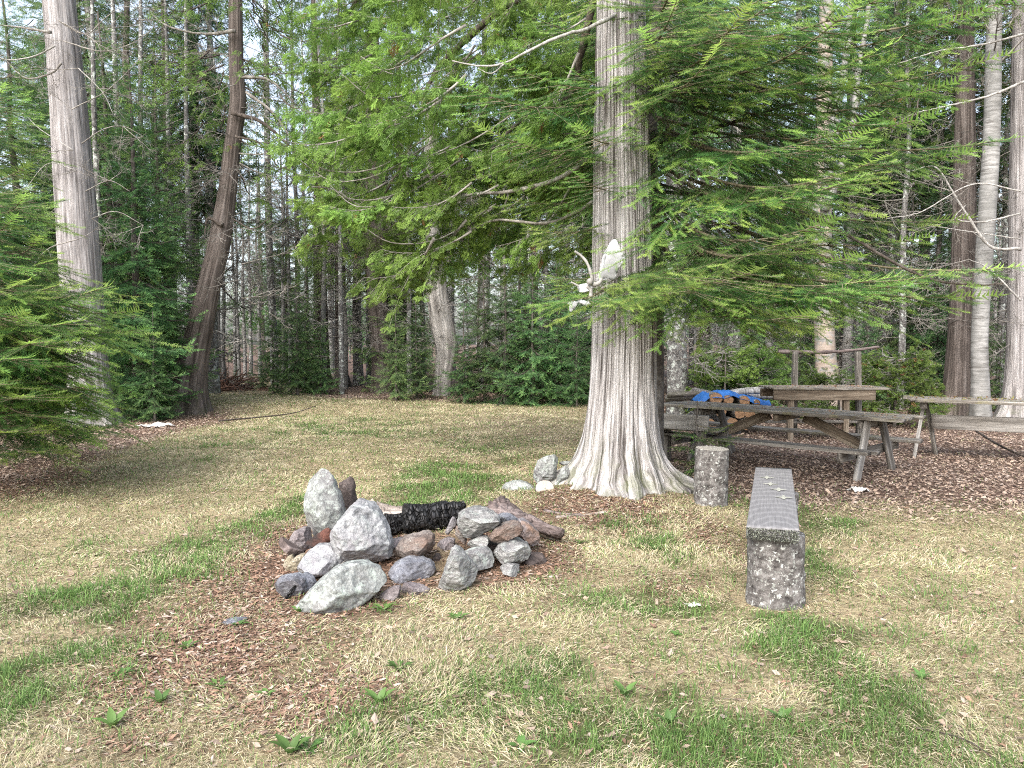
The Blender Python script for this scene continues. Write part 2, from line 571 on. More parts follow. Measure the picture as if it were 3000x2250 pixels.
def char_mat():
    m, nt, b = new_mat('charcoal', 0.55, 0.45)
    v = coords(nt, (13, 7, 7))
    k = nd(nt, 'TexVoronoi', feature='DISTANCE_TO_EDGE')
    k.inputs['Scale'].default_value = 2.6
    nt.links.new(v, k.inputs['Vector'])
    c = ramp(nt, k.outputs['Distance'], [(0.0, (0.002, 0.002, 0.002)), (0.12, (0.010, 0.010, 0.011)), (0.5, (0.022, 0.022, 0.025))])
    nt.links.new(c, b.inputs['Base Color'])
    bump(nt, b, ramp(nt, k.outputs['Distance'], [(0.0, 0.0), (0.16, 1.0)]), 1.0, 0.03)
    return m


M['char'] = char_mat()


def plain_mat(name, c1, c2, sc_=8, rough=0.7, spec=0.3, bs=0.2):
    m, nt, b = new_mat(name, rough, spec)
    f = nz(nt, coords(nt), sc_, 5)
    nt.links.new(ramp(nt, f, [(0.35, c1), (0.65, c2)]), b.inputs['Base Color'])
    bump(nt, b, f, bs, 0.01)
    return m


M['bone'] = plain_mat('bleached antler', (0.27, 0.275, 0.285), (0.43, 0.437, 0.455), 7, 0.75, 0.3, 0.6)
M['bone_grey'] = plain_mat('weathered antler', (0.16, 0.155, 0.145), (0.30, 0.29, 0.275), 14, 0.7)
M['tarp'] = plain_mat('blue tarpaulin', (0.010, 0.075, 0.26), (0.025, 0.125, 0.37), 5, 0.4, 0.5)
M['paper'] = plain_mat('white crumpled paper', (0.38, 0.37, 0.35), (0.52, 0.51, 0.49), 9)
M['lichen_spot'] = plain_mat('pale lichen rosette', (0.22, 0.225, 0.19), (0.34, 0.34, 0.295), 40, 0.9)

# ------------------------------------------------------------------ ground
PIT = (-0.45, 5.55)


def gz(x, y):
    x, y = np.asarray(x, float), np.asarray(y, float)
    z = 0.05 * (fbm(x * 0.35 + 3, y * 0.35) - 0.5) * smooth(3, 9, y) + 0.022 * (fbm(x * 1.7, y * 1.7 + 8, 0, 3) - 0.5)
    z = z + 0.10 * np.exp(-(((x - 1.15) / 0.9) ** 2 + ((y - 8.4) / 0.9) ** 2))
    z = z + 0.10 * np.exp(-((x + 0.4) ** 2 / 0.5 + (y - 5.9) ** 2 / 0.4))
    z = z + 0.12 * smooth(17.0, 19.0, y) * smooth(0.0, -6.0, x) * smooth(26, 21, y)
    return z


def gaus(x, y, cx, cy, sx, sy, rot=0.0):
    c, s = math.cos(rot), math.sin(rot)
    a, b = (x - cx) * c + (y - cy) * s, -(x - cx) * s + (y - cy) * c
    return np.exp(-((a / sx) ** 2 + (b / sy) ** 2))


def px_gaus(x, y, u, v, su, sv):
    """a soft patch centred on the ground seen at u, v, about su by sv photo pixels"""
    g, a, b = G(u, v), G(u + su, v), G(u, v - sv)
    return gaus(x, y, g.x, g.y, abs(a.x - g.x), abs(b.y - g.y))


def litter_w(x, y):
    """how far orange brown needle litter covers the ground"""
    w = np.zeros_like(np.asarray(x, float))
    for a in ((950, 1640, 420, 170, 1.0), (620, 1900, 330, 160, 0.95), (900, 2030, 330, 140, 0.75), (1500, 1620, 260, 110, 0.85),
              (1750, 1490, 260, 60, 1.1), (2080, 1560, 120, 110, 0.7), (1980, 1720, 200, 70, 0.55), (560, 1240, 130, 30, 0.8),
              (60, 1420, 240, 70, 0.9), (420, 2180, 260, 60, 0.6), (1250, 1720, 220, 60, 0.6), (1500, 1430, 180, 40, 0.4)):
        w = np.maximum(w, a[4] * px_gaus(x, y, *a[:4]))
    return w


def leaf_w(x, y):
    """brown fallen leaves: under the tables and in the forest"""
    w = smooth(0.8, 2.4, x - 0.02 * y) * smooth(6.3, 9.6, y + 0.15 * x)
    w = np.maximum(w, smooth(19.5, 22.5, y + 0.4 * np.abs(x + 9) * (x < -9)) * smooth(-12.2, -10.2, x))
    w = np.maximum(w, smooth(27, 31, y))
    w = np.maximum(w, smooth(-5.2, -6.6, x + 0.07 * (y - 12)) * smooth(5, 8, y))
    pc = (700 - 1500) / FPX * y + 0.2
    w = w * (1 - smooth(2.4, 1.2, np.abs(x - pc)) * smooth(15, 18, y) * smooth(34, 31, y))
    w = np.maximum(w, 0.9 * px_gaus(x, y, 540, 1232, 150, 34))
    w = np.maximum(w, 0.35 * px_gaus(x, y, 1550, 1250, 420, 60))
    return w


GREEN = ((230, 1760, 210, 80, 1.0), (470, 1690, 140, 60, 1.1), (640, 1570, 160, 55, 0.9), (820, 1490, 130, 40, 0.8), (1300, 1420, 200, 60, 1.0),
         (60, 2010, 150, 110, 1.1), (1940, 1600, 90, 40, 1.2), (1850, 1560, 160, 60, 0.6), (2190, 1850, 240, 70, 1.1), (1750, 1790, 260, 90, 0.85),
         (1850, 1900, 420, 130, 0.75), (2500, 1700, 300, 110, 0.4), (2600, 2000, 420, 180, 0.55), (1500, 2050, 420, 120, 0.6), (2380, 1500, 110, 60, 0.6),
         (1000, 1260, 280, 30, 0.5), (700, 1300, 260, 40, 0.4), (1400, 1330, 160, 40, 0.35), (2100, 2180, 500, 110, 0.7), (300, 1950, 160, 70, 0.6),
         (1160, 2120, 240, 90, 0.5), (1720, 1960, 170, 60, 0.7), (250, 1620, 200, 50, 0.5), (1850, 1440, 140, 30, 0.4), (2150, 1450, 60, 40, 0.6))


def green_w(x, y):
    w = np.zeros_like(np.asarray(x, float))
    for a in GREEN: w = np.maximum(w, a[4] * px_gaus(x, y, *a[:4]))
    n = fbm(x * 1.9 + 40, y * 1.9, 2.0, 3)
    return np.clip(w * (0.35 + 1.3 * smooth(0.35, 0.62, n)) + 0.25 * smooth(0.52, 0.7, n), 0, 1.3)


def axis_pts(lo, hi, fine_lo, fine_hi, step, grow):
    a = list(np.arange(fine_lo, fine_hi, step))
    s, x = step, a[-1]
    while x < hi:
        s *= grow
        x += s
        a.append(x)
    s, x, b = step, fine_lo, []
    while x > lo:
        s *= grow
        x -= s
        b.append(x)
    return np.array(b[::-1] + a)


def build_ground():
    xs = axis_pts(-600, 600, -7, 7, 0.07, 1.09)
    ys = axis_pts(-150, 900, 2, 14, 0.06, 1.06)
    Xg, Yg = np.meshgrid(xs, ys)
    V = np.stack([Xg, Yg, gz(Xg, Yg)], -1).reshape(-1, 3)
    nx, ny = len(xs), len(ys)
    i = (np.arange(ny - 1)[:, None] * nx + np.arange(nx - 1)[None]).ravel()
    F = np.stack([i, i + 1, i + 1 + nx, i + nx], -1)
    x, y = V[:, 0], V[:, 1]
    T = np.stack([np.clip(litter_w(x, y), 0, 1), np.clip(green_w(x, y), 0, 1), np.clip(leaf_w(x, y), 0, 1)], -1)
    m, nt, b = new_mat('lawn soil, thatch and litter', 0.95, 0.1)
    a = nd(nt, 'Attribute', attribute_name='tint')
    s = nd(nt, 'SeparateColor')
    nt.links.new(a.outputs['Color'], s.inputs[0])
    v = coords(nt)
    n1, n2, n3 = nz(nt, v, 30, 6, 0.7), nz(nt, v, 5, 6, 0.7), nz(nt, v, 90, 3, 0.7)
    straw = ramp(nt, n1, [(0.28, (0.12, 0.095, 0.057)), (0.5, (0.28, 0.23, 0.14)), (0.72, (0.43, 0.375, 0.25))])
    needle = ramp(nt, n1, [(0.28, (0.035, 0.022, 0.015)), (0.5, (0.12, 0.078, 0.055)), (0.72, (0.24, 0.165, 0.12))])
    leafc = ramp(nt, n1, [(0.28, (0.03, 0.02, 0.015)), (0.5, (0.12, 0.08, 0.062)), (0.75, (0.24, 0.175, 0.14))])
    green = ramp(nt, n1, [(0.28, (0.04, 0.045, 0.018)), (0.55, (0.09, 0.10, 0.04)), (0.75, (0.17, 0.165, 0.08))])

    def w(sock, amt):
        ad = nd(nt, 'Math', operation='MULTIPLY_ADD')
        nt.links.new(n2, ad.inputs[0])
        ad.inputs[1].default_value = amt
        sb = nd(nt, 'Math', operation='ADD')
        sb.inputs[1].default_value = -amt * 0.5
        nt.links.new(sock, sb.inputs[0])
        nt.links.new(sb.outputs[0], ad.inputs[2])
        return ramp(nt, ad.outputs[0], [(0.2, 0.0), (0.75, 1.0)])
    c = mix(nt, w(s.outputs[1], 0.8), straw, green)
    c = mix(nt, w(s.outputs[2], 0.7), c, leafc)
    c = mix(nt, w(s.outputs[0], 0.7), c, needle)
    nt.links.new(c, b.inputs['Base Color'])
    bump(nt, b, n1, 0.8, 0.03)
    me = tri_mesh('ground', V, F, [m], None, T, True)
    tag(link('ground', me), 'clearing ground of straw thatch, needle litter and leaf mould', 'ground', kind='structure')


build_ground()

# ------------------------------------------------------------------ foliage building blocks
def shoot_template(n, nl, nw, lift=0.25, seed=0, fwd=0.45):
    """a fir shoot of unit length along +x: two combs of needles and a few on top"""
    r = np.random.default_rng(seed)
    V, F, tt = [], [], []
    for i in range(n):
        for s in (-1, 1):
            x = (i + 0.5 + 0.3 * r.uniform(-1, 1)) / n
            ln = nl * (0.75 + 0.35 * r.random()) * (0.55 + 0.45 * math.sin(math.pi * min(1, 0.25 + 0.75 * (1 - x))) if x > 0.3 else 1.0)
            up = ln * (lift + 0.3 * r.uniform(-1, 1))
            tipx = x + ln * (fwd + 0.25 * r.uniform(-1, 1))
            k = len(V)
            V += [(x - nw, 0, 0), (x + nw, 0, 0.004), (tipx, s * ln, up)]
            F.append((k, k + 1, k + 2) if s > 0 else (k + 1, k, k + 2))
            tt += [0.9, 0.9, 1.08]
    k = len(V)                                       # the tip needle and the stem
    V += [(0.95, -nw, 0), (0.95, nw, 0), (1 + nl * 0.8, 0, nl * 0.15)]
    F.append((k, k + 1, k + 2))
    tt += [1, 1, 1.1]
    k = len(V)
    V += [(0, -0.014, 0), (0, 0.014, 0), (1, 0, 0.006)]
    F.append((k, k + 1, k + 2))
    tt += [0.75, 0.75, 0.85]
    return np.array(V), np.array(F), np.array(tt)


SH_NEAR = shoot_template(13, 0.20, 0.024, 0.22, 1)
SH_FAR = shoot_template(5, 0.27, 0.055, 0.15, 2)
SH_POOR = shoot_template(3, 0.36, 0.10, 0.1, 3)


def cedar_template(seed, lobes=5, sub=3):
    """a flat fern-like cedar spray of unit length along +x"""
    r = np.random.default_rng(seed)
    V, F, tt = [], [], []

    def lobe(p, d, ln, w, z, t):
        d = np.array(d) / math.hypot(*d)
        q = np.array((-d[1], d[0]))
        p = np.array(p)
        k = len(V)
        for a in (p, p + d * ln * 0.5 + q * w, p + d * ln, p + d * ln * 0.5 - q * w):
            V.append((a[0], a[1], z + 0.03 * r.uniform(-1, 1)))
        F.extend([(k, k + 1, k + 2), (k, k + 2, k + 3)])
        tt.extend([0.82, t, t * 1.12, t])
    lobe((0, 0), (1, 0), 1.0, 0.028, 0, 1)
    for i in range(lobes):
        x = 0.10 + 0.78 * i / lobes
        for s in (-1, 1):
            a = R(44 + 12 * r.uniform(-1, 1))
            ln = (0.56 - 0.42 * abs(x - 0.3)) * (0.75 + 0.5 * r.random())
            d = (math.cos(a), s * math.sin(a))
            p = (x + 0.04 * r.uniform(-1, 1), 0)
            z = 0.09 * r.uniform(-1, 1)
            lobe(p, d, ln, 0.030 if sub else 0.06, z, 1)
            for j in range(sub):
                f = 0.22 + 0.62 * j / max(1, sub)
                b = a + R(38) * (1 if (j % 2) else -1)
                lobe((p[0] + d[0] * ln * f, p[1] + d[1] * ln * f), (math.cos(b), s * math.sin(b)), ln * (0.50 - 0.25 * f), 0.024, z, 1.0)
    return np.array(V), np.array(F), np.array(tt)


CS_NEAR = [cedar_template(s) for s in (5, 6)]
CS_FAR = [cedar_template(8, 3, 0)]

FIR_OLD, FIR_MID, FIR_NEW = np.array((0.038, 0.092, 0.030)), np.array((0.094, 0.198, 0.050)), np.array((0.275, 0.420, 0.095))
FAR_OLD, FAR_NEW = np.array((0.052, 0.100, 0.040)), np.array((0.142, 0.225, 0.072))


def fir_branch(L, seed, sp_sec, sp_sh, tmpl, sh_len, olds, news, droop=0.14, stems=True, ang=54, bare=0.18, stem_r=0.010, wid=0.55):
    """geometry of one flat fir bough along +x: axis, side twigs in a plane, shoots bearing needles"""
    r = np.random.default_rng(seed)
    g = Geo()
    t = np.linspace(0, 1, 14)
    wob = r.uniform(-1, 1) * 0.05
    ax = np.stack([L * t, L * wob * np.sin(t * 3.1), -droop * L * np.sin(t * 2.4) + 0.10 * L * t ** 3], -1)
    if stems: g.add(*tube(ax, stem_r * (1.05 - t) * L ** 0.5 + 0.0015, 5), mi=1, tint=(1, 1, 1), sm=True)
    O, D, S, C = [], [], [], []

    def at(s):
        f = s / L * 13
        k = min(12, int(f))
        return ax[k] + (ax[k + 1] - ax[k]) * (f - k), ax[k + 1] - ax[k]
    s = bare * L
    side = 1
    while s < L * 0.985:
        p, d = at(s)
        d = d / np.linalg.norm(d)
        for sd in (side, -side):
            if r.random() < 0.12: continue
            a = R(ang + 17 * r.uniform(-1, 1)) * sd
            rest = L - s
            l2 = (wid * rest ** 0.85 + 0.09) * (0.5 + 0.75 * r.random())
            l2 = min(l2, 0.42 * L + 0.1)
            if s < 0.4 * L: l2 *= 0.65 + 0.6 * s / (0.4 * L) * r.random() + 0.1
            dd = np.array((math.cos(a) * d[0] - math.sin(a) * d[1], math.sin(a) * d[0] + math.cos(a) * d[1], d[2] - 0.05 - 0.28 * r.random()))
            dd /= np.linalg.norm(dd)
            n2 = max(2, int(l2 / (sh_len * 0.8)))
            q = np.linspace(0, 1, n2 + 1)
            sag = -0.12 * l2 * q ** 2 + 0.07 * l2 * q ** 4
            curl = np.outer(q ** 2 * l2 * 0.16, d)
            pts = p + np.outer(q * l2, dd) + curl
            pts[:, 2] += sag
            if stems: g.add(*tube(pts, 0.0022 * (1.1 - q) * L ** 0.5 + 0.0008, 3, False), mi=1, sm=True)
            for k in range(n2):                                   # needles along the twig itself
                f = (k + 0.5) / n2
                if f > 0.12:
                    O.append(pts[k]); D.append(pts[k + 1] - pts[k]); S.append(np.linalg.norm(pts[k + 1] - pts[k]) * 1.1)
                    C.append(f)
            m = max(1, int(l2 / sp_sh))
            for k in range(m):
                f = (k + 0.6) / m
                if f < 0.15: continue
                i = min(n2 - 1, int(f * n2))
                pp = pts[i] + (pts[i + 1] - pts[i]) * (f * n2 - i)
                e = pts[i + 1] - pts[i]
                e = e / np.linalg.norm(e)
                for s3 in (-1, 1):
                    b = R(48 + 14 * r.uniform(-1, 1)) * s3
                    x3 = np.array((math.cos(b) * e[0] - math.sin(b) * e[1], math.sin(b) * e[0] + math.cos(b) * e[1], e[2] + 0.18 * r.uniform(-1.4, 0.8)))
                    ln = sh_len * (0.6 + 0.6 * r.random()) * (1.25 - 0.6 * f)
                    reps = 1 + (1 if (l2 * (1 - f) > 0.28 and r.random() < 0.75) else 0)
                    o = pp
                    for w in range(reps):
                        O.append(o); D.append(x3.copy()); S.append(ln)
                        C.append(f * 0.75 + 0.3 * (w + 1) / reps * (0.5 + 0.5 * r.random()))
                        o = o + x3 / np.linalg.norm(x3) * ln * 0.9
                        x3[2] -= 0.1
        side = -side
        s += sp_sec * (0.75 + 0.5 * r.random())
    O.append(ax[-2]); D.append(ax[-1] - ax[-2]); S.append(np.linalg.norm(ax[-1] - ax[-2]) * 1.8); C.append(1.0)
    C = np.clip(np.array(C) + 0.12 * r.normal(size=len(C)), 0, 1.1)[:, None]
    c = olds[0] * (1 - C) + olds[1] * C
    tipw = smooth(0.55, 1.0, C)
    c = c * (1 - tipw) + news * tipw
    Z = np.tile((0, 0, 1.0), (len(O), 1)) + 0.45 * r.normal(size=(len(O), 3))
    V, F, T = inst(tmpl[0], tmpl[1], O, D, Z, S, c, tmpl[2])
    g.add(V, F, 0, T)
    return g


def cedar_branch(L, seed, n2, nsp, tmpls, sp_len, gain=1.0, stems=True):
    """one drooping cedar bough along +x with flat hanging sprays"""
    r = np.random.default_rng(seed)
    g = Geo()
    t = np.linspace(0, 1, 10)
    ax = np.stack([L * t, 0.12 * L * np.sin(t * 4 + seed) * t, -0.18 * L * np.sin(t * 2.6) + 0.06 * L * t ** 2], -1)
    if stems: g.add(*tube(ax, 0.014 * (1.05 - t) * L ** 0.5 + 0.0015, 5), mi=1, sm=True)
    O, D, S, C = [], [], [], []
    for i in range(n2):
        s = (0.12 + 0.88 * (i + r.random()) / n2)
        k = min(8, int(s * 9))
        p = ax[k] + (ax[k + 1] - ax[k]) * (s * 9 - k)
        a = R(r.uniform(25, 75)) * (1 if i % 2 else -1)
        l2 = L * (0.42 * (1.15 - s) + 0.12) * r.uniform(0.6, 1.2)
        e = np.array((math.cos(a), math.sin(a), r.uniform(-0.5, 0.25)))
        q = np.linspace(0, 1, 5)
        pts = p + np.outer(q * l2, e)
        pts[:, 2] -= 0.30 * l2 * q ** 2
        if stems: g.add(*tube(pts, 0.004 * (1.1 - q) + 0.0012, 3, False), mi=1, sm=True)
        m = max(2, int(nsp * (0.5 + l2 / L)))
        for j in range(m):
            f = (j + 0.7) / m
            kk = min(3, int(f * 4))
            o = pts[kk] + (pts[kk + 1] - pts[kk]) * (f * 4 - kk)
            for sd in (-1, 1):
                b = a + R(r.uniform(15, 60)) * sd
                O.append(o + r.normal(size=3) * 0.012)
                D.append((math.cos(b), math.sin(b), r.uniform(-1.1, -0.05)))
                S.append(sp_len * r.uniform(0.65, 1.35))
                C.append(r.random() * 0.6 + 0.4 * f)
    C = np.array(C)[:, None]
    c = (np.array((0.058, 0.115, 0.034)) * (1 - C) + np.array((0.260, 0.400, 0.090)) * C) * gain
    br = (r.random(len(C)) < 0.012)[:, None]
    c = np.where(br, np.array((0.22, 0.12, 0.05)), c)
    Z = np.tile((0, 0, 1.0), (len(O), 1)) + 0.7 * r.normal(size=(len(O), 3))
    O, D, S = np.array(O), np.array(D), np.array(S)
    w = r.integers(0, len(tmpls), len(O))
    for k, tm in enumerate(tmpls):
        sel = w == k
        if sel.any():
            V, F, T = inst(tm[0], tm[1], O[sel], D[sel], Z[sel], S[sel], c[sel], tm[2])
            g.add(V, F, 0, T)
    return g


def twig_spray(L, seed, depth=3, r0=0.012, kids=5, up=0.0, segs=4):
    """a bare branching twig along +x"""
    r = np.random.default_rng(seed)
    g = Geo()

    def grow(p, d, ln, rad, dep):
        n = 6
        q = np.linspace(0, 1, n)
        d = d / np.linalg.norm(d)
        bend = r.normal(size=3) * 0.22
        bend[2] += up
        pts = p + np.outer(q * ln, d) + np.outer(q ** 2 * ln, bend) + r.normal(size=(n, 3)) * ln * 0.018 * q[:, None]
        g.add(*tube(pts, rad * (1.08 - q) + 0.0012, segs if dep == depth else 3, False), mi=0, sm=True)
        if dep <= 0: return
        for k in range(kids):
            f = r.uniform(0.2, 0.97)
            i = min(n - 2, int(f * (n - 1)))
            o = pts[i] + (pts[i + 1] - pts[i]) * (f * (n - 1) - i)
            e = d + r.normal(size=3) * 0.75
            grow(o, e, ln * r.uniform(0.25, 0.5) * (1.2 - 0.5 * f), rad * 0.5, dep - 1)
    grow(np.zeros(3), np.array((1.0, 0, 0)), L, r0, depth)
    return g


def orient(base, tip, roll=0.0, L=1.0):
    """matrix taking +x of length L to base->tip with z kept upward"""
    b, t = Vector(base), Vector(tip)
    x = t - b
    s = x.length / L
    x.normalize()
    y = Vector((0, 0, 1)).cross(x)
    if y.length < 1e-3: y = Vector((0, 1, 0))
    y.normalize()
    z = x.cross(y)
    m = Matrix((x, y, z)).transposed().to_4x4()
    return Matrix.Translation(b) @ m @ Matrix.Rotation(roll, 4, 'X') @ Matrix.Scale(s, 4)


def place_arrays(arr, mats4):
    """copies of (V, F, M, T, S) under a list of 4x4 matrices, merged"""
    V, F, Mi, T, S = arr
    k = len(V)
    Vs = []
    for m in mats4:
        a = np.array(m)
        Vs.append(V @ a[:3, :3].T + a[:3, 3])
    n = len(mats4)
    return (np.concatenate(Vs), np.concatenate([F + k * i for i in range(n)]), np.tile(Mi, n), np.tile(T, (n, 1)), np.tile(S, n))


def join_arrays(lst):
    n, Fs = 0, []
    for a in lst:
        Fs.append(a[1] + n)
        n += len(a[0])
    return (np.concatenate([a[0] for a in lst]), np.concatenate(Fs), np.concatenate([a[2] for a in lst]),
            np.concatenate([a[3] for a in lst]), np.concatenate([a[4] for a in lst]))


def arr_mesh(name, a, mats):
    return tri_mesh(name, a[0], a[1], mats, a[2], a[3], a[4])


def trunk_arrays(path, radii, segs=20, n=40, flare=0.0, flare_h=0.35, ridge=0.03, seed=0, lobes=5, burl=0.0):
    """a trunk through path with given radii, root flare at the foot and ridged bark"""
    a = np.concatenate([np.asarray([tuple(p) for p in path], float), np.asarray(radii, float)[:, None]], 1)
    c = spline(a, n)
    p, rad = c[:, :3], c[:, 3]
    th = np.linspace(0, 2 * np.pi, segs, endpoint=False)
    h = p[:, 2] - p[0, 2]
    ring = np.ones((n, segs))
    if flare:
        lob = 0.55 + 0.45 * np.cos(th * lobes + seed) + 0.25 * np.cos(th * (lobes - 2) + seed * 2)
        ring = ring + flare * np.exp(-h / flare_h)[:, None] * lob[None]
    uu = np.cos(th)[None] * 3, np.sin(th)[None] * 3
    ring = ring + ridge * 2 * (fbm(uu[0] * 1.7 + seed, uu[1] * 1.7, h[:, None] * 0.9, 3) - 0.5)
    if burl: ring = ring + burl * (fbm(uu[0] * 0.5 + seed + 9, uu[1] * 0.5, h[:, None] * 1.3, 3) - 0.5)
    V = np.stack([p[:, None, 0] + rad[:, None] * ring * np.cos(th)[None], p[:, None, 1] + rad[:, None] * ring * np.sin(th)[None],
                  np.broadcast_to(p[:, None, 2], (n, segs))], -1).reshape(-1, 3)
    i = np.arange(n - 1)[:, None] * segs + np.arange(segs)[None]
    j = np.arange(n - 1)[:, None] * segs + (np.arange(segs)[None] + 1) % segs
    F = np.concatenate([np.stack([i, j, j + segs], -1).reshape(-1, 3), np.stack([i, j + segs, i + segs], -1).reshape(-1, 3)])
    sl_ = np.concatenate([[0], np.cumsum(np.linalg.norm(np.diff(p, axis=0), axis=1))])
    r0 = float(rad.mean())
    T = np.stack([np.broadcast_to(r0 * np.cos(th)[None], (n, segs)), np.broadcast_to(r0 * np.sin(th)[None], (n, segs)), np.broadcast_to(sl_[:, None], (n, segs))], -1).reshape(-1, 3)
    return V, F, np.zeros(len(F), int), T, np.ones(len(F), bool)


# shared boughs of the near firs and the near cedar
FIRB = [fir_branch(2.2, 30 + s, 0.095, 0.075, SH_NEAR, 0.10, (FIR_OLD, FIR_MID), FIR_NEW, 0.05).mesh('fir bough', [M['needles'], M['fir_twig']]) for s in range(5)]
CEDB = [cedar_branch(1.4, 50 + s, 18, 6, CS_NEAR, 0.15).mesh('cedar bough', [M['cedar_leaf'], M['dead_twig']]) for s in range(5)]
DEADB = [twig_spray(1.6, 70 + s, 2, 0.012, 7).mesh('dead bough', [M['dead_twig']]) for s in range(4)]

# ------------------------------------------------------------------ forest tree kinds (meshes shared by many trees)
FARB = [fir_branch(1.0, 90 + s, 0.085, 0.085, SH_FAR, 0.115, (FAR_OLD, FAR_OLD * 1.5), FAR_NEW, 0.18, True, 55, 0.1, 0.011, 0.5).arrays() for s in range(3)]
POORB = [fir_branch(1.0, 95 + s, 0.16, 0.14, SH_POOR, 0.17, (FAR_OLD, FAR_OLD * 1.5), FAR_NEW, 0.2, False, 55, 0.1, 0.011, 0.5).arrays() for s in range(2)]
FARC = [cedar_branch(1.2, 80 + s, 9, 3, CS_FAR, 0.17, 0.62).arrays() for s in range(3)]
BARE = [twig_spray(1.0, 110 + s, 2, 0.008, 6, 0.0, 3).arrays() for s in range(4)]
BAREUP = [twig_spray(1.0, 120 + s, 3, 0.012, 5, 0.12, 3).arrays() for s in range(3)]


def remat(a, k):
    return (a[0], a[1], np.full_like(a[2], k), a[3], a[4])


def crown_fir(H, Rb, h0, seed, src=None, step=0.3, per=5, dead_below=False, scale_min=0.25, thin=0.0):
    r = np.random.default_rng(seed)
    src = src or FARB
    lists = [[] for _ in src]
    dl = [[] for _ in BARE]
    h = h0
    while h < H - 0.12:
        f = (h - h0) / (H - h0)
        a0 = r.uniform(0, 6.28)
        for k in range(per):
            if r.random() < thin: continue
            ln = max(scale_min * 0.5, Rb * (1 - f) ** 0.8 * r.uniform(0.7, 1.15)) + 0.06
            if f < 0.12: ln *= 0.75
            a = a0 + 6.283 * k / per + r.uniform(-0.3, 0.3)
            el = R(-14 + 48 * f ** 1.6 + r.uniform(-9, 9))
            hh = h + r.uniform(-0.12, 0.12)
            tip = (math.cos(a) * math.cos(el) * ln, math.sin(a) * math.cos(el) * ln, hh + math.sin(el) * ln)
            lists[r.integers(0, len(src))].append(orient((0, 0, hh), tip, r.uniform(-0.3, 0.3)))
        h += step * r.uniform(0.8, 1.2) * (0.6 + 0.6 * (1 - f))
    if dead_below:
        h = 0.9
        while h < h0 + 1.5:
            a = r.uniform(0, 6.28)
            ln = r.uniform(0.5, 1.25) * min(1.9, Rb)
            el = R(r.uniform(-28, 8))
            dl[r.integers(0, len(BARE))].append(orient((0, 0, h), (math.cos(a) * math.cos(el) * ln, math.sin(a) * math.cos(el) * ln, h + math.sin(el) * ln), r.uniform(0, 6)))
            h += r.uniform(0.04, 0.20)
    parts = [place_arrays(s, l) for s, l in zip(src, lists) if l] + [remat(place_arrays(s, l), 2) for s, l in zip(BARE, dl) if l]
    return join_arrays(parts)


def crown_cedar(H, Rb, h0, seed, n=150, dead=True):
    r = np.random.default_rng(seed)
    lists = [[] for _ in FARC]
    dl = [[] for _ in BARE]
    for k in range(n):
        f = r.random() ** 0.85
        h = h0 + (H - h0) * f
        a = r.uniform(0, 6.28)
        o = r.uniform(0.0, 0.6) * Rb * (1.1 - f)
        ln = r.uniform(0.7, 1.3) * (1.2 - 0.5 * f)
        b = a + r.uniform(-0.5, 0.5)
        base = (math.cos(a) * o, math.sin(a) * o, h)
        tip = (base[0] + math.cos(b) * ln, base[1] + math.sin(b) * ln, h + ln * r.uniform(-0.6, 0.25))
        lists[r.integers(0, len(FARC))].append(orient(base, tip, r.uniform(-0.5, 0.5), 1.2))
    if dead:
        for k in range(46):
            h = r.uniform(1.6, h0 + 3)
            a = r.uniform(0, 6.28)
            ln = r.uniform(0.6, 1.9)
            el = R(r.uniform(-35, 15))
            dl[r.integers(0, len(BARE))].append(orient((0, 0, h), (math.cos(a) * math.cos(el) * ln, math.sin(a) * math.cos(el) * ln, h + math.sin(el) * ln), r.uniform(0, 6)))
    parts = [place_arrays(s, l) for s, l in zip(FARC, lists) if l] + [remat(place_arrays(s, l), 2) for s, l in zip(BARE, dl) if l]
    return join_arrays(parts)


def crown_bare(H, h0, seed, n=26, Rb=2.2, src=None, up=True):
    r = np.random.default_rng(seed)
    src = src or BAREUP
    lists = [[] for _ in src]
    for k in range(n):
        f = (k + r.random()) / n
        h = h0 + (H - h0) * f
        a = r.uniform(0, 6.28)
        ln = Rb * (1.05 - 0.7 * f) * r.uniform(0.5, 1.1)
        el = R(r.uniform(12, 55)) if up else R(r.uniform(-25, 15))
        lists[r.integers(0, len(src))].append(orient((0, 0, h), (math.cos(a) * math.cos(el) * ln, math.sin(a) * math.cos(el) * ln, h + math.sin(el) * ln), r.uniform(0, 6)))
    return join_arrays([remat(place_arrays(s, l), 2) for s, l in zip(src, lists) if l])


def straight(H, r0, seed, segs=10, flare=0.25, burl=0.06, lean=0.012):
    r = np.random.default_rng(seed)
    z = np.linspace(-0.1, H, 7)
    path = [(r.normal() * lean * h * 0.5, r.normal() * lean * h * 0.5, h) for h in z]
    rad = r0 * (1.0 - 0.9 * np.clip(z / H, 0, 1)) + 0.006
    return trunk_arrays(path, rad, segs, 26, flare, 0.25, 0.03, seed, 5, burl)


NM, CM = [M['needles_far'], M['dark_limb'], M['dead_twig']], [M['cedar_far'], M['dark_limb'], M['dead_twig']]
KIND = {}                                              # kind -> list of (trunk mesh, crown mesh, height)


def add_kind(k, ta, bark, ca, mats, H):
    KIND.setdefault(k, []).append((arr_mesh(k + ' trunk', ta, [bark]), arr_mesh(k + ' crown', ca, mats), H))


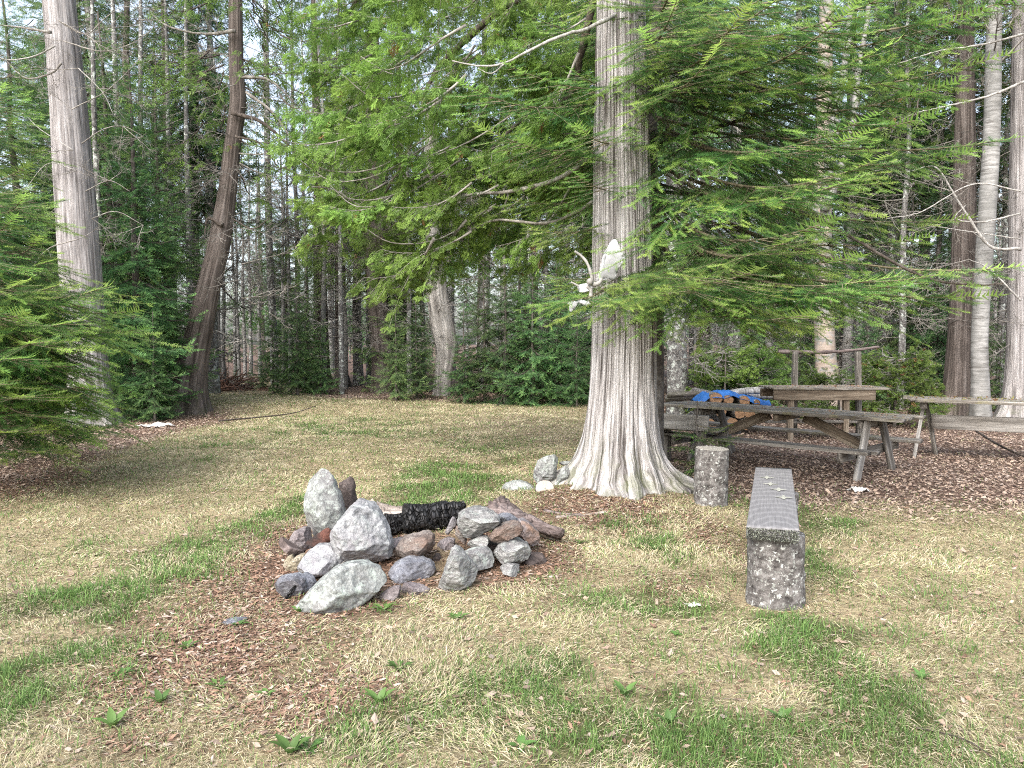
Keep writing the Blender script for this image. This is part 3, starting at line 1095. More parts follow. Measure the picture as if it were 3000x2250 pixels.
for s in range(3):
    add_kind('fir', straight(9.5, 0.13, s), M['fir_bark'], crown_fir(9.5, 2.1, 0.5, 200 + s, None, 0.34, 5, thin=0.12), NM, 9.5)
for s in range(3):
    add_kind('sapling', straight(3.0, 0.035, 10 + s, 6), M['fir_bark'], crown_fir(3.0, 0.95, 0.12, 210 + s, None, 0.21, 5, thin=0.15), NM, 3.0)
for s in range(3):
    add_kind('spruce', straight(17, 0.19, 20 + s, 14), M['spruce_bark'], crown_fir(17, 2.3, 5.6, 220 + s, None, 0.46, 5, True, thin=0.36), NM, 17)
for s in range(3):
    add_kind('cedar', straight(14, 0.24, 30 + s, 16, 0.7), M['cedar_bark_brown'], crown_cedar(14, 2.4, 3.2 + 0.6 * s, 230 + s, 115), CM, 14)
for s in range(3):
    add_kind('birch', straight(14, 0.095, 40 + s, 10, 0.1, 0.05, 0.02), M['birch_bark'], crown_bare(14, 3.5, 240 + s, 34), NM, 14)
for s in range(3):
    add_kind('pole', straight(13, 0.085, 50 + s, 9, 0.1, 0.05, 0.01), M['spruce_bark'], crown_bare(13, 1.2, 250 + s, 70, 1.5, BARE, False), NM, 13)


def bg_tree(kind, x, y, sc_, label, group, rz=None, var=None, z=None):
    k = KIND[kind]
    var = random.randrange(len(k)) if var is None else var
    tm, cm, h = k[var]
    nm = {'fir': 'fir_tree', 'sapling': 'fir_sapling', 'spruce': 'spruce_tree', 'cedar': 'cedar_tree', 'birch': 'birch_tree', 'pole': 'dead_tree'}[kind]
    o = empty(nm, (x, y, float(gz(x, y)) if z is None else z), random.uniform(0, 6.28) if rz is None else rz)
    o.scale = (sc_, sc_, sc_)
    tag(o, label, {'sapling': 'sapling'}.get(kind, 'tree'), group)
    link('trunk', tm, o)
    link('dead_branches' if kind == 'pole' else 'crown', cm, o)
    return o

# ------------------------------------------------------------------ the big cedar in front
def noisy_trunk_big():
    """fibrous stripped-bark trunk with root flare, in coordinates local to its foot"""
    n, segs = 330, 560
    z = np.concatenate([np.linspace(-0.12, 1.2, 170, endpoint=False), np.linspace(1.2, 11.0, n - 170)])
    th = np.linspace(0, 2 * np.pi, segs, endpoint=False)
    Z, TH = np.meshgrid(z, th, indexing='ij')
    r0 = np.interp(z, [-0.2, 0.5, 1.2, 2.2, 3.2, 5.3, 8, 11], [0.40, 0.375, 0.345, 0.315, 0.285, 0.245, 0.20, 0.13])
    cx = np.interp(z, [-0.2, 0, 0.6, 1.6, 3, 5.3, 11], [0.0, 0.0, 0.0, 0.02, -0.02, -0.045, -0.10])
    # root lobes: (angle, width, reach, height)
    fl = np.zeros_like(Z)
    for a, w, rch, hh in ((172, 12, 0.34, 0.13), (212, 9, 0.14, 0.20), (246, 12, 0.22, 0.30), (272, 13, 0.34, 0.22), (300, 10, 0.16, 0.34), (322, 9, 0.22, 0.2), (342, 13, 0.46, 0.15), (20, 16, 0.30, 0.2),
                          (80, 28, 0.3, 0.3), (140, 24, 0.35, 0.25)):
        d = (np.degrees(TH) - a + 180) % 360 - 180
        fl = fl + rch * np.exp(-(d / w) ** 2) * np.exp(-np.maximum(Z, 0) / hh)
    fl = fl * (0.75 + 0.6 * fbm(np.cos(TH) * 6, np.sin(TH) * 6, Z * 5, 3)) + 0.12 * np.exp(-np.maximum(Z, 0) / 0.34)
    rad = r0[:, None] + fl
    x3, y3 = np.cos(TH), np.sin(TH)
    big = fbm(x3 * 2.2, y3 * 2.2, Z * 0.35, 3) - 0.5
    wv = 1.2 * (fbm(x3 * 2.5 + 5, y3 * 2.5, Z * 0.8, 3) - 0.5)
    tw = TH + 0.10 * wv + 0.05 * Z * 0.3 + 0.16 * np.exp(-np.maximum(Z, 0) / 0.35) * (fbm(x3 * 4 + 2, y3 * 4, Z * 5, 3) - 0.5) * 2
    c1, s1 = np.cos(tw), np.sin(tw)
    f1 = np.abs(2 * vnoise(c1 * 9, s1 * 9, Z * 0.55) - 1)
    f2 = np.abs(2 * vnoise(c1 * 21 + 7, s1 * 21, Z * 1.1) - 1)
    f3 = vnoise(c1 * 44 + 3, s1 * 44, Z * 2.4)
    rad = rad + 0.05 * big + 0.021 * (f1 ** 0.7 - 0.5) + 0.016 * (f2 ** 0.8 - 0.5) + 0.012 * (f3 - 0.5)
    V = np.stack([cx[:, None] + rad * x3, rad * y3, Z], -1).reshape(-1, 3)
    i = np.arange(n - 1)[:, None] * segs + np.arange(segs)[None]
    j = np.arange(n - 1)[:, None] * segs + (np.arange(segs)[None] + 1) % segs
    F = np.stack([i, j, j + segs, i + segs], -1).reshape(-1, 4)
    dl = np.sqrt(np.diff(Z, axis=0) ** 2 + np.diff(rad, axis=0) ** 2)
    sl_ = np.concatenate([np.zeros((1, segs)), np.cumsum(np.minimum(dl, 0.045), axis=0)])
    T = np.stack([0.36 * c1, 0.36 * s1, sl_], -1).reshape(-1, 3)
    return tri_mesh('big cedar trunk', V, F, [M['cedar_bark']], None, T, True)


CED = Vector((X(1822, 8.4), 8.4, 0.0))
CED.z = float(gz(CED.x, CED.y)) - 0.03
cedar = tag(empty('cedar_tree', CED), 'huge grey cedar with stripped bark and flared roots in front of the tables', 'tree')
link('trunk', noisy_trunk_big(), cedar)


def limb(parent, pts, r0, r1, m, name='limb', segs=9, n=26, seed=0, off=CED):
    a = spline(pts, n)
    r = np.random.default_rng(seed)
    a = a + r.normal(size=a.shape) * r0 * 0.12
    rad = np.linspace(r0, r1, n) * (1 + 0.1 * r.normal(size=n))
    V, F = tube(a - np.array(off), rad, segs)
    g = Geo()
    g.add(V, F, 0, V, sm=True)
    return link(name, g.mesh(name, [m]), parent)


limb(cedar, [P(1800, -160, 8.4), P(1735, 20, 8.7), P(1700, 180, 9.0), P(1660, 290, 9.3), P(1530, 350, 9.6), P(1350, 520, 10), P(1130, 640, 10)], 0.055, 0.012, M['dark_limb'], seed=1)
limb(cedar, [P(1790, -330, 8.4), P(1560, -40, 9), P(1430, 60, 9.5), P(1300, 180, 10), P(1250, 270, 10), P(1205, 420, 10.3), P(1130, 570, 10.3)], 0.06, 0.010, M['dark_limb'], seed=2)
limb(cedar, [P(1790, 420, 8.4), P(1640, 520, 9.0), P(1500, 560, 9.4), P(1365, 574, 9.6), P(1240, 620, 9.7), P(1139, 637, 9.7), P(1050, 600, 9.7), P(981, 556, 9.6), P(913, 547, 9.5)], 0.028, 0.007, M['dead_twig'], seed=3)
limb(cedar, [P(1790, -500, 8.5), P(1300, -220, 10), P(1050, 0, 10.6), P(930, 170, 10.8)], 0.06, 0.01, M['dark_limb'], seed=4)
limb(cedar, [P(1790, 560, 8.4), P(1620, 650, 9.2), P(1455, 645, 9.6), P(1370, 680, 9.6), P(1310, 740, 9.6)], 0.025, 0.006, M['dead_twig'], seed=5)
limb(cedar, [P(1810, 40, 8.3), P(1772, 59, 8.0), P(1700, 92, 7.9), P(1668, 97, 7.8), P(1568, 140, 7.7), P(1478, 185, 7.6), P(1410, 194, 7.6), P(1324, 178, 7.6)], 0.024, 0.006, M['pale_twig'], 'dead_limb', seed=6)
limb(cedar, [P(1480, 185, 7.6), P(1440, 215, 7.5), P(1400, 200, 7.5)], 0.008, 0.003, M['pale_twig'], 'dead_limb', seed=7)
for k in range(7):
    u = random.uniform(1000, 1500)
    v = random.uniform(150, 800)
    limb(cedar, [P(u + 240, v - 90, 9.6), P(u + 80, v + 10, 9.5), P(u - 60, v + 20 + 30 * random.random(), 9.3), P(u - 160, v - 30, 9.2)], 0.012, 0.004, M['dead_twig'], 'dead_limb', seed=20 + k)


def in_poly(u, v, poly):
    c = False
    for (a, b), (p, q) in zip(poly, poly[1:] + poly[:1]):
        if (b > v) != (q > v) and u < (p - a) * (v - b) / (q - b) + a: c = not c
    return c


CPOLY = [(900, -150), (1740, -150), (1740, 560), (1700, 700), (1560, 800), (1330, 860), (1180, 800), (1060, 790), (960, 770), (870, 640), (855, 560), (900, 470), (850, 400), (860, 330), (920, 240), (890, 120)]
cand = []
r_ = random.Random(11)
while len(cand) < 99:
    u, v = r_.uniform(840, 1740), r_.uniform(-150, 860)
    if not in_poly(u, v, CPOLY): continue
    best = min([math.hypot(u - a, v - b) for a, b, c in cand] + [999])
    if best < 56 and r_.random() < 0.85: continue
    cand.append((u, v, r_.uniform(8.9, 11.2)))
for u, v, d in cand:
    tip = P(u, v, d)
    src = Vector((CED.x, 8.6, tip.z + r_.uniform(0.3, 1.6)))
    dr = (tip - src)
    dr.z *= 0.5
    dr.normalize()
    az = r_.uniform(-0.9, 0.9)
    dr = Matrix.Rotation(az, 3, 'Z') @ dr
    dr.y -= 0.35
    dr.normalize()
    L = r_.uniform(0.8, 1.35)
    base = tip - dr * L * 0.75
    m = orient(base, base + dr * L, r_.uniform(-0.6, 0.6), 1.4)
    link('leafy_bough', CEDB[r_.randrange(len(CEDB))], cedar, Matrix.Translation(-CED) @ m)

# ------------------------------------------------------------------ balsam firs near the camera
def fir_thing(loc, H, r0, label, boughs, seed):
    o = tag(empty('fir_tree', loc), label, 'tree')
    r = np.random.default_rng(seed)
    z = np.linspace(-0.1, H, 9)
    ta = trunk_arrays([(0.01 * h * r.normal(), 0.01 * h * r.normal(), h) for h in z], r0 * (1 - 0.9 * np.clip(z / H, 0, 1)) + 0.006, 16, 60, 0.4, 0.2, 0.03, seed, 5, 0.05)
    link('trunk', arr_mesh('fir trunk', ta, [M['fir_bark']]), o)
    li = Vector(loc)
    for b, t, roll in boughs:
        m = orient(Vector(b) - li, Vector(t) - li, roll, 2.2)
        link('bough', FIRB[random.randrange(len(FIRB))], o, m)
    return o


FB = Vector((X(1924, 9.5), 9.5, 0))
FB.z = float(gz(FB.x, FB.y))
targets = [  # tip pixel, distance of the tip, height drop of the bough's foot above the tip
    (1700, 930, 7.0, 0.25), (2330, 1000, 6.2, 0.45), (2590, 915, 6.2, 0.3), (2540, 900, 6.0, 0.5), (2180, 880, 5.8, 0.35), (2020, 915, 6.2, 0.3),
    (1620, 850, 8.0, 0.3), (2380, 740, 6.0, -0.2), (2300, 790, 6.1, 0.1), (2700, 880, 6.8, 0.5), (2950, 850, 6.9, 0.75), (2830, 930, 7.2, 0.6), (2450, 620, 6.2, 0.2), (2540, 560, 6.1, 0.3),
    (2500, 440, 6.2, 0.1), (2480, 480, 6.5, 0.3), (1700, 560, 7.5, 0.3), (1720, 430, 7.4, 0.2), (1560, 470, 7.6, 0.3),
    (1380, 320, 7.4, 0.2), (1450, 440, 7.5, 0.35), (1500, 250, 7.6, 0.1), (1560, 700, 8.4, 0.3), (1600, 720, 7.8, 0.4), (1500, 620, 8.6, 0.3), 
    (2000, 60, 6.8, 0.3), (2150, 130, 6.5, 0.3), (2300, 60, 6.3, 0.4), (2450, 130, 6.4, 0.35), (2100, 230, 6.6, 0.3), (2600, 60, 6.6, 0.3), (2560, 230, 6.7, 0.4),
    (1900, 170, 7.0, 0.35), (1680, 250, 8.0, 0.3), (1560, 90, 8.3, 0.2), (2720, 330, 7.0, 0.35), (2860, 250, 6.8, 0.3), (2650, 420, 7.0, 0.4),
    (2780, 130, 6.8, 0.2), (2990, 60, 6.6, 0.0), (2900, 480, 7.4, 0.4), (2750, 520, 7.4, 0.4), 
    (2450, 830, 6.6, 0.5), (2000, -60, 6.8, 0.3), (2350, -50, 6.8, 0.3), (2650, -60, 7, 0.3), (1750, -60, 7.6, 0.3), (2650, 760, 7.4, 0.5), 
    (2760, 700, 8.2, 0.5), ]
bl = []
for u, v, d, drop in targets:
    tip = P(u, v, d)
    hd = math.hypot(tip.x - FB.x, tip.y - FB.y)
    foot = Vector((FB.x + random.uniform(-0.05, 0.05), FB.y - 0.02, tip.z + 0.4 * drop + 0.27 * hd + random.uniform(-0.15, 0.15)))
    dist = (tip - foot).length
    if dist > 3.2: foot = tip + (foot - tip) * (3.2 / dist)
    bl.append((foot, tip, random.uniform(-0.25, 0.25)))
for k in range(24):                                  # the boughs on its far side
    a = random.uniform(0.2, 2.9)
    h = random.uniform(2.4, 7.0)
    ln = random.uniform(1.6, 2.6) * (1.15 - h / 12)
    f = Vector((FB.x, FB.y, h))
    bl.append((f, f + Vector((math.cos(a) * ln, math.sin(a) * ln, -0.25 * ln)), random.uniform(-0.3, 0.3)))
near_fir = fir_thing(FB, 10.5, 0.088, 'big balsam fir behind the huge cedar, its boughs hanging over the trunk and tables', bl, 3)
for pts, r0 in (([P(1935, 420, 9.4), P(2050, 385, 9.0), P(2180, 350, 8.6), P(2300, 310, 8.2), P(2480, 270, 7.8), P(2600, 235, 7.4)], 0.028),
                ([P(1935, 560, 9.4), P(2280, 600, 8.0), P(2480, 690, 7.4), P(2700, 810, 7.1), P(2860, 835, 7.0), P(2940, 830, 6.9)], 0.022),
                ([P(1935, 540, 9.4), P(2020, 570, 8.6), P(2080, 640, 8.0), P(2130, 720, 7.6)], 0.02),
                ([P(1935, 300, 9.4), P(2100, 240, 9.1), P(2350, 285, 8.8), P(2550, 350, 8.8), P(2600, 345, 8.8)], 0.03),
                ([P(1935, 600, 9.4), P(2030, 700, 8.9), P(2120, 800, 8.6)], 0.014)):
    limb(near_fir, pts, r0, 0.005, M['dark_limb'], 'dead_limb', off=FB, seed=int(r0 * 1000))

for k in range(26):
    e = P(random.uniform(1990, 2330), random.uniform(380, 860), random.uniform(7.9, 9.2))
    link('dead_twig', DEADB[k % 4], near_fir, Matrix.Translation(-FB) @ orient(e, e + Vector((random.uniform(-0.2, 1.0), random.uniform(-.7, .2), random.uniform(-0.7, 0.3))), 0, 1.6))

LF = Vector((X(-90, 9.6), 9.6, 0))
LF.z = float(gz(LF.x, LF.y))
bl = []
lt = [(300, 905, 7.9, 0.35), (215, 955, 7.6, 0.4), (400, 1010, 8.8, 0.3), (230, 1330, 8.3, 0.4), (265, 1190, 8.2, 0.4), (355, 965, 8.3, 0.4), (200, 1020, 7.2, 0.5),
      (220, 1200, 7.4, 0.5), (130, 1290, 7.2, 0.5), (60, 1240, 6.9, 0.5), (100, 1380, 7.6, 0.4), (20, 1330, 7.2, 0.4), 
      (140, 820, 7.9, 0.3), (100, 760, 7.8, 0.2), (80, 640, 7.7, 0.2), (60, 540, 7.9, 0.1), (40, 400, 8.2, 0.1), (70, 330, 8.6, 0.0), (20, 300, 8.2, 0),
      (110, 470, 8.8, 0.1), (60, 900, 7.2, 0.4), (30, 1000, 6.9, 0.4), (110, 1080, 7.0, 0.5), (60, 1130, 6.8, 0.5), (170, 900, 7.6, 0.4), (250, 1080, 7.7, 0.5), (180, 1140, 7.3, 0.5), (150, 1230, 7.6, 0.4),
      (60, 220, 9.0, -0.1), (30, 700, 7.6, 0.2), (-30, 600, 7.4, 0.2), (-60, 800, 7.0, 0.3), (-50, 1000, 6.8, 0.4), (-40, 1200, 6.8, 0.4), (200, 950, 9.4, 0.3)]
for u, v, d, drop in lt:
    tip = P(u, v, d)
    bl.append((Vector((LF.x, LF.y, max(0.25, tip.z + 0.5 * drop + 0.20 * math.hypot(tip.x - LF.x, tip.y - LF.y) + random.uniform(-0.1, 0.1)))), tip, random.uniform(-0.3, 0.3)))
for k in range(22):
    a = random.uniform(0.3, 3.6)
    h = random.uniform(0.5, 5.0)
    ln = 2.0 * (1.12 - h / 6)
    f = Vector((LF.x, LF.y, h))
    bl.append((f, f + Vector((math.cos(a) * ln, math.sin(a) * ln, -0.1 * ln)), random.uniform(-0.3, 0.3)))
left_fir = fir_thing(LF, 5.9, 0.075, 'bushy young balsam fir with bright new tips at the left edge, before the grey trunk', bl, 4)

# low fir seedling growing from the cedar's right-hand roots
SB = P(2040, 1370, 9.2)
SB.z = float(gz(SB.x, SB.y))
bl = []
for u, v, d in ((2140, 1255, 8.7), (2170, 1285, 8.9), (2080, 1290, 8.8), (1990, 1270, 8.8), (2010, 1320, 8.6), (2090, 1340, 8.5), (2130, 1310, 9.3), (2040, 1380, 8.6), (1980, 1350, 9.0)):
    t = P(u, v, d)
    bl.append((Vector((SB.x, SB.y, max(SB.z + 0.15, t.z - 0.02))), t, random.uniform(-0.3, 0.3)))
fir_thing(SB, 0.9, 0.016, 'small dark fir seedling between the cedar roots and the picnic table', bl, 5).name = 'fir_seedling'

# ------------------------------------------------------------------ single trunks one can tell apart
def big_tree(name, path, radii, bark, label, crown=None, mats=None, flare=0.6, fh=0.4, segs=48, n=120, ridge=0.035, seed=0, lobes=5, burl=0.06, cz=0.0, cat='tree', off=None):
    p0 = Vector(path[0])
    p0.z = float(gz(p0.x, p0.y))
    o = tag(empty(name, p0), label, cat)
    pts = [(Vector(q) - p0) for q in path]
    pts[0].z = -0.15
    ta = trunk_arrays(pts, radii, segs, n, flare, fh, ridge, seed, lobes, burl)
    link('trunk', arr_mesh(name + ' trunk', ta, [bark]), o)
    if crown is not None:
        link('crown', arr_mesh(name + ' crown', crown, mats), o, Matrix.Translation(pts[-1] * 0.9 * Vector((1, 1, 0)).length / 1.4142 if False else Vector((pts[-2].x, pts[-2].y, cz))))
    return o


def at_d(lst, d):
    return [P(u, v, d) for u, v in lst]


d2 = 15.2
t2 = big_tree('cedar_tree', at_d([(275, 1235), (262, 1130), (243, 900), (222, 600), (200, 300), (172, 0), (150, -250), (110, -700)], d2),
              [0.42, 0.37, 0.375, 0.36, 0.32, 0.285, 0.25, 0.14], M['cedar_bark_plain'], 'tall grey cedar trunk leaning left behind the bright young fir', flare=0.75, fh=0.35, seed=2, segs=90, n=200, ridge=0.05)
for k, (pts, r0) in enumerate(((((150, 95), (90, 85), (40, 78), (-40, 70)), 0.05), (((160, 135), (100, 165), (20, 175), (-30, 150)), 0.03), (((180, 185), (150, 215), (80, 230), (30, 190), (10, 160)), 0.035),
                               (((170, 60), (250, 100), (300, 60), (350, 20)), 0.025), (((230, 200), (300, 270), (330, 330)), 0.018), (((240, 420), (300, 380), (360, 370), (420, 400)), 0.02),
                               (((250, 560), (320, 530), (380, 560)), 0.018), (((215, 440), (120, 380), (60, 330), (-20, 330)), 0.016), (((230, 700), (140, 730), (100, 790), (170, 800)), 0.018), (((210, 320), (320, 260), (430, 150)), 0.018),
                               (((225, 500), (140, 480), (70, 560)), 0.02), (((270, 640), (340, 620), (420, 660)), 0.016), (((185, 120), (300, 150), (400, 120), (470, 60)), 0.02))):
    limb(t2, at_d(pts, d2 - 0.5), r0 * 0.6, 0.004, M['pale_twig'] if k % 3 == 1 else M['dead_twig'], 'dead_limb', off=t2.location, seed=k)
    for q in range(4):
        e = P(*random.choice(pts), d2 - 0.5)
        link('dead_twig', DEADB[k % 4], t2, Matrix.Translation(-t2.location) @ orient(e, e + Vector((random.uniform(-1, 1), random.uniform(-.5, .5), random.uniform(-0.6, 0.5))), 0, 1.6))

d3 = 17.6
t3 = big_tree('cedar_tree', at_d([(548, 1208), (553, 1130), (574, 1016), (602, 881), (624, 790), (645, 700), (668, 550), (682, 420), (697, 300), (692, 200), (690, 60), (690, -150), (680, -500)], d3),
              [0.42, 0.36, 0.31, 0.27, 0.25, 0.245, 0.20, 0.18, 0.175, 0.16, 0.15, 0.13, 0.08], M['cedar_bark_brown'], 'crooked brown cedar leaning right, its foot dark, beside the path',
              crown_cedar(16, 2.6, 5.3, 301, 230), CM, flare=0.6, fh=0.5, seed=3, segs=80, n=180, ridge=0.05, cz=0.0)
for k, (pts, r0) in enumerate(((((680, 330), (770, 360), (850, 430), (920, 500)), 0.05), (((700, 225), (790, 235), (860, 300)), 0.05), (((690, 400), (760, 420), (815, 490)), 0.03), (((720, 270), (800, 330), (850, 400), (900, 430)), 0.035),
                               (((650, 660), (610, 640), (600, 690)), 0.05), (((700, 450), (780, 450), (850, 420)), 0.018), (((680, 640), (740, 670), (790, 640)), 0.02), (((690, 90), (600, 100), (500, 80), (440, 40)), 0.04))):
    limb(t3, at_d(pts, d3 - 0.3), r0, 0.01, M['dead_twig'] if k % 2 else M['dark_limb'], 'dead_limb', off=t3.location, seed=40 + k)

big_tree('cedar_tree', at_d([(1294, 1158), (1300, 1100), (1307, 1021), (1294, 940), (1280, 850), (1270, 700), (1262, 300)], 23.5), [0.27, 0.25, 0.33, 0.35, 0.33, 0.28, 0.16], M['split_bark'],
         'pale split cedar trunk stripped of bark at the back of the clearing', crown_cedar(13, 2.4, 4.6, 302, 150), CM, flare=0.15, seed=4, ridge=0.10, burl=0.25, segs=60)
big_tree('cedar_tree', at_d([(1127, 1120), (1122, 1050), (1112, 950), (1105, 850), (1100, 600), (1090, 100)], 24.5), [0.40, 0.36, 0.33, 0.32, 0.3, 0.2], M['cedar_bark_brown'],
         'dark brown cedar trunk left of the pale split trunk', crown_cedar(14, 2.8, 3.6, 303, 200), CM, flare=0.3, seed=5, lobes=4)
big_tree('spruce_tree', at_d([(806, 1090), (800, 950), (792, 800), (786, 600), (780, 200), (776, -200)], 31), [0.17, 0.15, 0.14, 0.13, 0.11, 0.07], M['spruce_bark'],
         'straight bare grey spruce pole beyond the path, right of the leaning brown cedar', crown_bare(16, 3, 304, 60, 1.6, BARE, False), NM, flare=0.1, segs=20)
big_tree('spruce_tree', at_d([(1985, 1205), (1984, 1100), (1982, 950), (1979, 700), (1975, 300), (1970, -200)], 17.5), [0.24, 0.225, 0.215, 0.20, 0.17, 0.12], M['spruce_bark'],
         'scaly grey spruce trunk between the huge cedar and the log pile', crown_fir(15, 2.2, 6.2, 305, None, 0.42, 5, True), NM, flare=0.2, segs=40)
tb = big_tree('birch_tree', at_d([(2428, 1200), (2424, 1110), (2418, 1030), (2412, 850), (2410, 600), (2414, 300), (2420, 100), (2425, -150), (2430, -500)], 18.2),
              [0.30, 0.27, 0.235, 0.22, 0.20, 0.17, 0.16, 0.14, 0.06], M['peeling_birch'], 'thick peeling tan birch behind the tall slatted counter table', crown_bare(17, 7.5, 306, 30), NM, flare=0.25, segs=40, lobes=4)
for k, (pts, r0) in enumerate(((((2418, 560), (2450, 330), (2480, 150), (2500, -60)), 0.12), (((2415, 620), (2490, 400), (2520, 180), (2560, -60)), 0.10), (((2410, 640), (2330, 560), (2240, 480), (2190, 440)), 0.05), (((2412, 700), (2330, 830), (2200, 880)), 0.05), (((2412, 650), (2400, 740), (2380, 800)), 0.05))):
    limb(tb, at_d(pts, 18.0), r0, r0 * 0.45, M['birch_bark'], 'limb', off=tb.location, seed=60 + k)
big_tree('birch_tree', at_d([(2482, 1150), (2482, 1070), (2486, 950), (2492, 700), (2500, 200)], 22), [0.15, 0.14, 0.13, 0.11, 0.07], M['birch_bark'], 'thin white birch just right of the peeling birch', crown_bare(14, 6, 307, 24), NM, flare=0.1, segs=20)
big_tree('birch_tree', at_d([(2254, 1150), (2254, 1070), (2252, 950), (2248, 700), (2240, 200)], 24), [0.13, 0.12, 0.115, 0.1, 0.06], M['birch_bark'], 'thin white birch behind the log pile with the blue tarp', crown_bare(14, 6, 308, 24), NM, flare=0.1, segs=20)
big_tree('cedar_tree', at_d([(2806, 1215), (2812, 1080), (2818, 950), (2822, 800), (2826, 500), (2830, 0)], 17.2), [0.36, 0.30, 0.27, 0.25, 0.22, 0.15], M['cedar_bark_brown'], 'brown furrowed cedar trunk just left of the white birch behind the right-hand table',
         crown_cedar(14, 2.4, 6.5, 309, 110), CM, flare=0.35, segs=60, seed=7)
b12 = big_tree('birch_tree', at_d([(2876, 1232), (2872, 1130), (2870, 1000), (2878, 850), (2890, 650), (2905, 400), (2912, 100), (2918, -200)], 16.0), [0.20, 0.17, 0.16, 0.16, 0.165, 0.155, 0.14, 0.1],
               M['birch_bark'], 'white birch with a grey upper trunk behind the right-hand table', crown_bare(15, 7, 310, 26), NM, flare=0.3, segs=40)
t13 = big_tree('cedar_tree', at_d([(2985, 1225), (2985, 1150), (2988, 1000), (2990, 800), (2992, 500), (2995, 200), (2998, -200)], 16.4), [0.40, 0.30, 0.25, 0.235, 0.22, 0.20, 0.15], M['cedar_bark_plain'],
               'grey cedar with mossy flared foot at the right edge of the picture', crown_cedar(14, 2.4, 7.5, 311, 80), CM, flare=0.8, fh=0.35, segs=70, seed=8)
for k, (pts, r0) in enumerate(((((2990, 730), (2900, 720), (2830, 625), (2790, 560), (2740, 490), (2670, 500)), 0.035), (((2990, 625), (2880, 650), (2800, 640), (2830, 600)), 0.02), (((2998, 240), (2900, 280), (2780, 310), (2680, 330)), 0.03),
                               (((2998, 100), (2880, 130), (2750, 150), (2620, 190)), 0.025), (((2990, 880), (2900, 790), (2840, 760)), 0.02), (((2990, 560), (2850, 540), (2700, 620), (2600, 640)), 0.016), (((2990, 700), (2850, 680), (2720, 660)), 0.014))):
    limb(t13, at_d(pts, 15.6), r0, 0.007, M['pale_twig'], 'dead_limb', off=t13.location, seed=80 + k, n=34)
    for q in range(3):
        e = P(*random.choice(pts[1:]), 15.6)
        link('dead_twig', DEADB[(k + q) % 4], t13, Matrix.Translation(-t13.location) @ orient(e, e + Vector((random.uniform(-1.2, 0.6), random.uniform(-.5, .5), random.uniform(-0.7, 0.5))), 0, 1.6))

# ------------------------------------------------------------------ forest behind
def where(u):
    for lim, q in ((120, 'left of the tall leaning grey trunk'), (440, 'between the tall grey trunk and crooked cedar'), (660, 'behind the crooked brown cedar'), (830, 'at the far end of the path'),
                   (1090, 'right of the path opening'), (1290, 'beside the pale split trunk'), (1500, 'right of the pale split trunk'), (1740, 'left of the huge cedar'),
                   (2010, 'behind the huge cedar'), (2240, 'behind the log pile'), (2440, 'behind the counter table'), (2650, 'right of the counter table'), (2850, 'behind the right-hand table'), (9999, 'at the forest\'s right edge')):
        if u < lim: return q


DESC = {'fir': 'dark green fir', 'sapling': 'low green fir sapling', 'spruce': 'tall dead-branched spruce', 'cedar': 'tall brown cedar', 'birch': 'slender white birch', 'pole': 'thin dead grey pole'}


def forest(kind, u, d, sc_, near='near', lab=None, var=None):
    w = where(u)
    ring = '' if d < 26 else ', deeper in the woods'
    label = lab or f'{DESC[kind]} {w}{ring}'
    return bg_tree(kind, X(u, d), d, sc_, label, None if lab else f'{DESC[kind]}s {w}{ring}', var=var)


